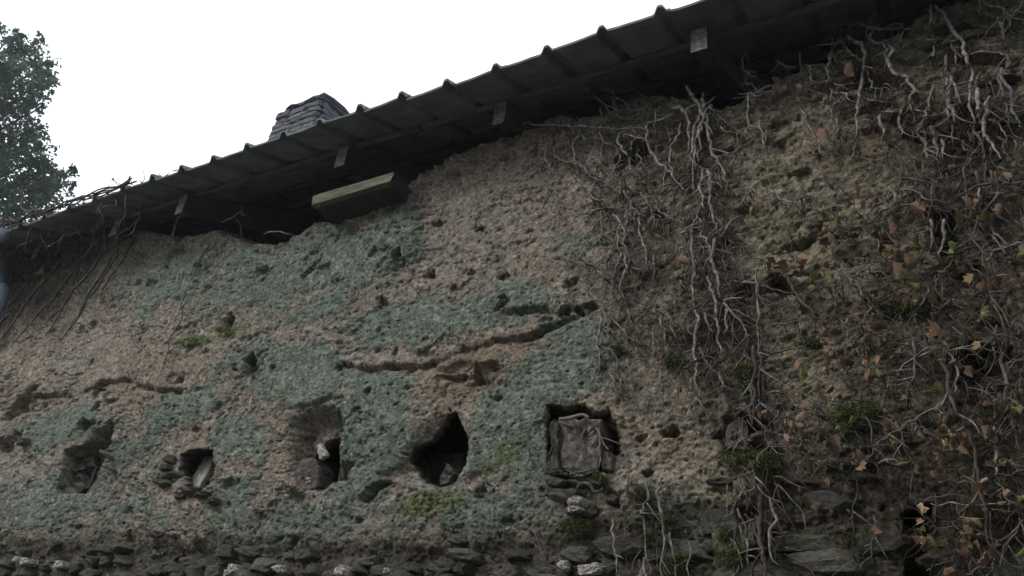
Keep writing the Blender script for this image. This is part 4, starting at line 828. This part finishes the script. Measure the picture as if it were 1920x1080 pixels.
for (px,py,s_,k) in [(1625,365,22,0),(1612,358,18,0),(1745,488,20,2),(1694,466,20,0),(1680,505,26,0),(1673,495,22,0),(1808,503,18,0),(1825,522,16,1),(1870,528,20,2),(1860,535,18,0),(1845,592,12,1),(1762,625,26,0),(1770,645,20,1),(1838,650,16,1),(1570,605,14,0),(1590,600,12,0),(1560,655,14,0),(1575,605,14,2),(1605,598,12,0),(1545,625,14,0),(1620,680,20,0),(1640,675,18,0),(1490,682,14,0),(1492,695,12,0),(1585,648,12,0),(1700,562,10,3),(1710,565,14,3),(1840,600,12,0),(1460,390,14,2),(1450,400,12,2),(1660,415,12,2),(1805,400,16,3)]:
    leaf(px,py,s_,k,vE)
for (px,py,s_,k) in [(1490,738,20,0),(1500,742,18,0),(1506,735,12,0),(1554,730,16,0),(1585,725,14,0),(1610,735,12,0),(1615,728,10,0),(1645,748,12,0),(1432,773,14,0),(1500,780,18,0),(1510,778,14,2),(1485,795,12,0),(1470,820,22,0),(1480,828,20,2),(1568,825,16,0),(1550,830,18,2),(1628,706,20,0),(1640,700,16,0),(1770,645,14,1),(1700,755,20,0),(1692,745,14,0),(1672,800,20,0),(1680,790,18,0),(1688,845,14,0),(1612,872,16,0),(1580,875,14,3),(1605,868,12,0),(1698,865,22,1),(1722,880,16,0),(1782,828,24,1),(1800,820,22,0),(1812,842,18,0),(1776,900,22,0),(1865,795,18,0),(1845,902,14,1),(1877,905,18,1),(1725,955,26,1),(1692,948,10,0),(1815,955,18,0),(1822,972,22,1),(1752,1015,24,1),(1735,1025,20,3),(1760,1025,22,2),(1795,1020,24,0),(1785,1015,20,2),(1815,1000,20,3),(1850,1038,28,0),(1840,1045,24,0),(1782,1075,22,0),(1882,945,18,0),(1880,960,14,0),(1760,560+300,12,0),(1742,840,14,0),(1758,848,12,0),(1726,812,12,1),(1540,880,14,2),(1500,918,9,0),(1548,905,20,2),(1845,800,10,0),(1590,695,12,0),(1532,715,14,2)]:
    leaf(px,py,s_,k,vF)
for i in range(85):
    cx_=rl.uniform(1450,1920); cy_=rl.uniform(380,1070)
    if cx_<1560 and cy_>850: continue
    for _ in range(rl.integers(2,7)):
        px=cx_+rl.normal(0,16); py=cy_+rl.normal(0,14); leaf(px,py,rl.uniform(8,22),rl.choice([0,2,2,3,2]),vE if py<700 else vF)
for i in range(26): 
    px=rl.uniform(0,230); py=rl.uniform(435,520); leaf(px,py,rl.uniform(7,13),rl.choice([0,2,2,3]),vL)
for i in range(40):
    px=rl.uniform(1500,1900); py=rl.uniform(100,400); leaf(px,py,rl.uniform(9,18),rl.choice([0,2,2]),vD)

# moss tufts
def moss_clump(px,py,wpx,hpx,label,seed,dens=1.0,m=M_moss):
    rg=np.random.default_rng(seed); c=at(px,py); mp=3.2/ray(px,py)[1]/FPX; rx=wpx*mp*.5; rz=hpx*mp*.5; ry=min(rx,rz)*.9+.01
    y0=min(wallY(c[0],c[2]),.02)-.03; N=int(np.clip(6500*dens*(rx*rz)/.015,500,9000)); rx*=1.1; rz*=1.1; V=[];F=[]
    sub=[(rg.uniform(-.6,.6),rg.uniform(-.5,.6),rg.uniform(.35,.6)) for _ in range(7)]
    for i in range(N):
        s_=sub[rg.integers(7)]; d=rg.normal(size=3); d/=np.linalg.norm(d); d[1]=-abs(d[1]); rr_=rg.uniform(.5,1.05)**.6*s_[2]
        p=np.array([c[0]+(s_[0]+d[0]*rr_)*rx,y0+.01+d[1]*rr_*ry*1.6,c[2]+(s_[1]+d[2]*rr_)*rz])
        g_=d*.6+rg.normal(0,.5,3)+np.array([0,-.1,-.5]); g_/=np.linalg.norm(g_); l=rg.uniform(.007,.015); sd_=np.cross(g_,rg.normal(size=3)); sd_/=np.linalg.norm(sd_)+1e-9; wd=l*.28
        b=len(V); V+= [p-sd_*wd*.5,p+sd_*wd*.5,p+g_*l*.6+sd_*wd*.5,p+g_*l]; F+=[(b,b+1,b+2),(b,b+2,b+3)]
    V=np.array(V); base_=np.array([c[0],y0,c[2]-rz]); o_=build('moss_clump',V-base_,F,m,None,smooth=False); o_.location=tuple(base_)
    return tag(o_,label,'moss','moss tufts on the wall')
for k,(px,py,w_,h_,lab) in enumerate([(1412,882,120,56,'largest dark green moss clump, capping the upright stem bundle'),
 (1200,928,52,44,'round green moss tuft on the thin stems right of the white stone'),
 (1600,792,90,64,'broad moss clump among brown leaves left of the long curving stem'),
 (1268,682,44,32,'moss tuft near the loose stem tips right of the pale twig ends'),
 (1395,700,60,44,'moss tuft on the thick dangling stems at centre right'),
 (1405,735,40,34,'small moss tuft just under the one on the thick dangling stems'),
 (1163,656,34,22,'small bright moss tuft on the leftmost dangling stems'),
 (1122,897,44,24,'flat moss tuft right of the sill slates under the square niche'),
 (1080,985,80,30,'wide low moss tuft beneath the white stone'),
 (1250,985,44,30,'moss tuft on the thin stem right of the round tuft'),
 (1190,985,30,22,'little moss tuft directly below the round tuft'),
 (1225,1010,40,36,'moss tuft on the rubble between two hanging stems'),
 (1372,1040,60,44,'moss tuft low on the rubble left of the stem bundle'),
 (1362,1000,34,36,'upright moss tuft beside the foot of the stem bundle'),
 (1265,1055,50,40,'moss tuft at the bottom edge among the hanging stems'),
 (150,862,36,36,'yellow-green moss tuft on the boulder in the far left recess'),
 (118,915,30,18,'small moss tuft below the boulder in the far left recess'),
 (555,922,34,18,'small yellow moss tuft under the bowl-shaped wall hole'),
 (372,1018,16,14,'tiny isolated moss tuft on the rubble at lower left'),
 (700,1076,30,12,'tiny moss tuft at the bottom edge near the pale stones'),
 (1700,580,120,40,'dark moss spread behind creeper twigs on the right wall'),
 (1520,645,50,20,'thin moss tuft beside small rusty leaves'),
 (1850,600,60,30,'dim moss tuft near the right edge among twigs'),
 (1590,1012,30,30,'small moss pad on a rubble stone left of the black opening'),
 (1280,630,60,16,'moss line along the ledge above the dangling stem tips')]):
    moss_clump(px,py,w_,h_,lab,100+k)
moss_clump(425,622,40,14,'small green weed rooted in the small round wall hole',150,.5,M_weed)['category']='weed'
moss_clump(372,641,44,10,'thin green weed on the wall left of the small round hole',151,.4,M_weed)['category']='weed'

# dry growth along the far eave
ev=empty('roof_creeper',(-6,-.45,4.95),'dry twiggy creeper with tiny leaves growing along the far left eave','creeper'); rg=np.random.default_rng(77); mbt=MB()
x0=at(0,415,-.48)[0]-1.2; x1=at(335,342,-.48)[0]; N=0
for i in range(330):
    t=rg.random()**1.0; x=x0+(x1-x0)*t; dens=1-sstep(.55,1.0,t)*.75
    if rg.random()>dens: continue
    p=np.array([x,Y0+rg.uniform(-.03,.25),0]); p[2]=zr(p[1])+.03; P=[p]; d=np.array([rg.normal(0,.8),rg.normal(-.1,.3),rg.uniform(.1,1.0)*(1.1 if t<.7 else .9)])
    d/=np.linalg.norm(d); l=rg.uniform(.04,.14)*(1.4-.7*t)
    for k in range(4): p=p+d*l*.3; d=d+rg.normal(0,.3,3)+np.array([0,0,-.12]); d/=np.linalg.norm(d); P.append(p)
    P=catmull(P,2); V,F=tube(P,np.linspace(.004,.0015,len(P)),4); mbt.add(V,F)
    if rg.random()<.45 and N<110:
        N+=1; s_=rg.uniform(.02,.045); inst('leaf',LM[rg.choice([2,3,0])][rg.integers(4)],tuple(P[-1]),tuple(rg.uniform(0,6,3)),(s_,s_,s_),ev)
for i in range(5):
    xx=x0+.3*i; P=[]; 
    for k in range(26): P.append((xx+k*.12,Y0-.02+rg.normal(0,.015),zr(Y0)+.05+rg.normal(0,.014)))
    P=catmull([q for q in P if q[0]<x1-.5],2); V,F=tube(P,np.full(len(P),.006),5); mbt.add(V,F)
o_=mbt.build('twigs',M_bark_d,ev); o_['kind']='stuff'
# ivy strands hanging off the far eave
mbh=MB()
for i in range(40):
    t=rg.random(); x=x0+(at(230,375,-.48)[0]-x0)*t; p=np.array([x,Y0+rg.uniform(-.03,.35),zr(Y0)-.02]); P=[p]; d=np.array([rg.normal(0,.4),rg.normal(.1,.3),-1.])
    for k in range(5): p=p+d*rg.uniform(.03,.07); d=d+rg.normal(0,.45,3); d/=np.linalg.norm(d); P.append(p)
    P=catmull(P,2); V,F=tube(P,np.linspace(.006,.003,len(P)),5); mbh.add(V,F)
o_=mbh.build('hanging_twigs',M_bark_b,ev); o_['kind']='stuff'

# ------------------------------------------------------------------ tree beyond the far corner
rg=np.random.default_rng(55); TD=18.0
def tp(px,py,d=TD): return CAM+ray(px,py)*d
trb=tp(-160,300,19); tree=empty('tree',(trb[0],trb[1],0),'dark leafy tree rising behind the far left end of the barn','tree')
P=[(trb[0],trb[1],-.05),(trb[0]+.15,trb[1],2),(trb[0]+.1,trb[1]+.1,4.5),(trb[0]+.3,trb[1],7.5),(trb[0]+.35,trb[1],10.5),(trb[0]+.5,trb[1],13.5)]
P=catmull(P,5); V,F=tube(P,np.linspace(.36,.06,len(P)),12); build('trunk',V,F,M_bark_d,tree)
cl=[(10,78,26),(60,112,36),(20,125,46),(82,135,26),(60,165,36),(15,180,56),(70,205,22),(58,240,28),(20,250,46),(80,270,18),(62,300,28),(25,320,44),(85,318,26),(120,325,20),(75,355,40),(30,385,48),(95,370,26),(105,345,24),(-30,130,50),(-40,180,70),(-30,270,70),(-40,360,70),(0,410,50),(-110,170,70),(-120,260,80),(-110,360,80),(-190,200,80),(-200,320,80),(-60,100,30),(-260,280,70),(-20,460,60),(-120,460,80),(38,62,10),(88,118,14),(98,158,12),(76,72,12),(44,84,14),(140,318,8),(135,345,8),(60,420,30)]
V=[];br=MB()
for (px,py,r_) in cl:
    d=TD+rg.uniform(-.9,1.2); c=tp(px,py,d); R=r_*d/FPX
    # limb
    hb=c[2]-rg.uniform(.6,1.6); tpt=P[np.argmin(np.abs(P[:,2]-min(max(hb,2.5),13)))]
    Q=catmull([tpt,(tpt+c)/2+np.array([0,0,-.15]),c],4); v_,f_=tube(Q,np.linspace(.07,.015,len(Q)),5); br.add(v_,f_)
    N=int(520*(R/.4)**2*1.0); 
    sub=[c+rg.normal(size=3)*R*.5 for _ in range(max(5,int(34*R)))]
    for s_ in sub:
        for _ in range(max(12,N//len(sub))):
            p=s_+rg.normal(size=3)*R*.19; n_=rg.normal(size=3); n_[2]+=.4; n_/=np.linalg.norm(n_); a=np.cross(n_,rg.normal(size=3)); a/=np.linalg.norm(a); b=np.cross(n_,a); l=rg.uniform(.035,.065)
            V+= [p-a*l,p-b*l*.55,p+a*l,p+b*l*.55]
V=np.array(V); F=np.arange(len(V)).reshape(-1,4)
print('tree quads',len(F))
o_=build('crown',V,F,M_crown,tree,smooth=False); o_['kind']='stuff'
br.build('branches',M_bark_d,tree)

# added trees behind the camera, out of view, to shade the wall
rg=np.random.default_rng(88)
def shade_tree(x,y,h_,R_,label,seed):
    rg=np.random.default_rng(seed); t=empty('tree',(x,y,0),label,'tree','added shade trees behind the camera')
    P=catmull([(x,y,-.05),(x+.1,y,h_*.3),(x-.05,y+.1,h_*.6),(x,y,h_*.9)],5); V,F=tube(P,np.linspace(.2,.04,len(P)),9); build('trunk',V,F,M_bark_d,t)
    V=[]; br=MB()
    for i in range(46):
        d=rg.normal(size=3); d/=np.linalg.norm(d); c=np.array([x,y,h_*.55])+d*np.array([R_,R_*.8,h_*.45])*rg.uniform(.35,1)**.5
        Q=catmull([P[min(len(P)-1,int(rg.uniform(3,len(P))))],c],3); v_,f_=tube(Q,np.linspace(.04,.01,len(Q)),4); br.add(v_,f_)
        for _ in range(150):
            p=c+rg.normal(size=3)*.42; a=rg.normal(size=3); a/=np.linalg.norm(a); b=np.cross(a,rg.normal(size=3)); b/=np.linalg.norm(b); l=rg.uniform(.07,.13); V+=[p-a*l,p-b*l*.55,p+a*l,p+b*l*.55]
    V=np.array(V); o_=build('crown',V,np.arange(len(V)).reshape(-1,4),M_crown,t,smooth=False); o_['kind']='stuff'; br.build('branches',M_bark_d,t)
shade_tree(1.2,-7.6,7.5,2.2,'added unseen bushy tree behind the camera, shading the wall',1)
shade_tree(5.0,-6.6,8.0,2.4,'added unseen tall tree behind the camera at right, shading the wall',2)
shade_tree(-3.4,-9.6,6.0,2.1,'added unseen lower tree behind the camera at left, shading the wall',3)
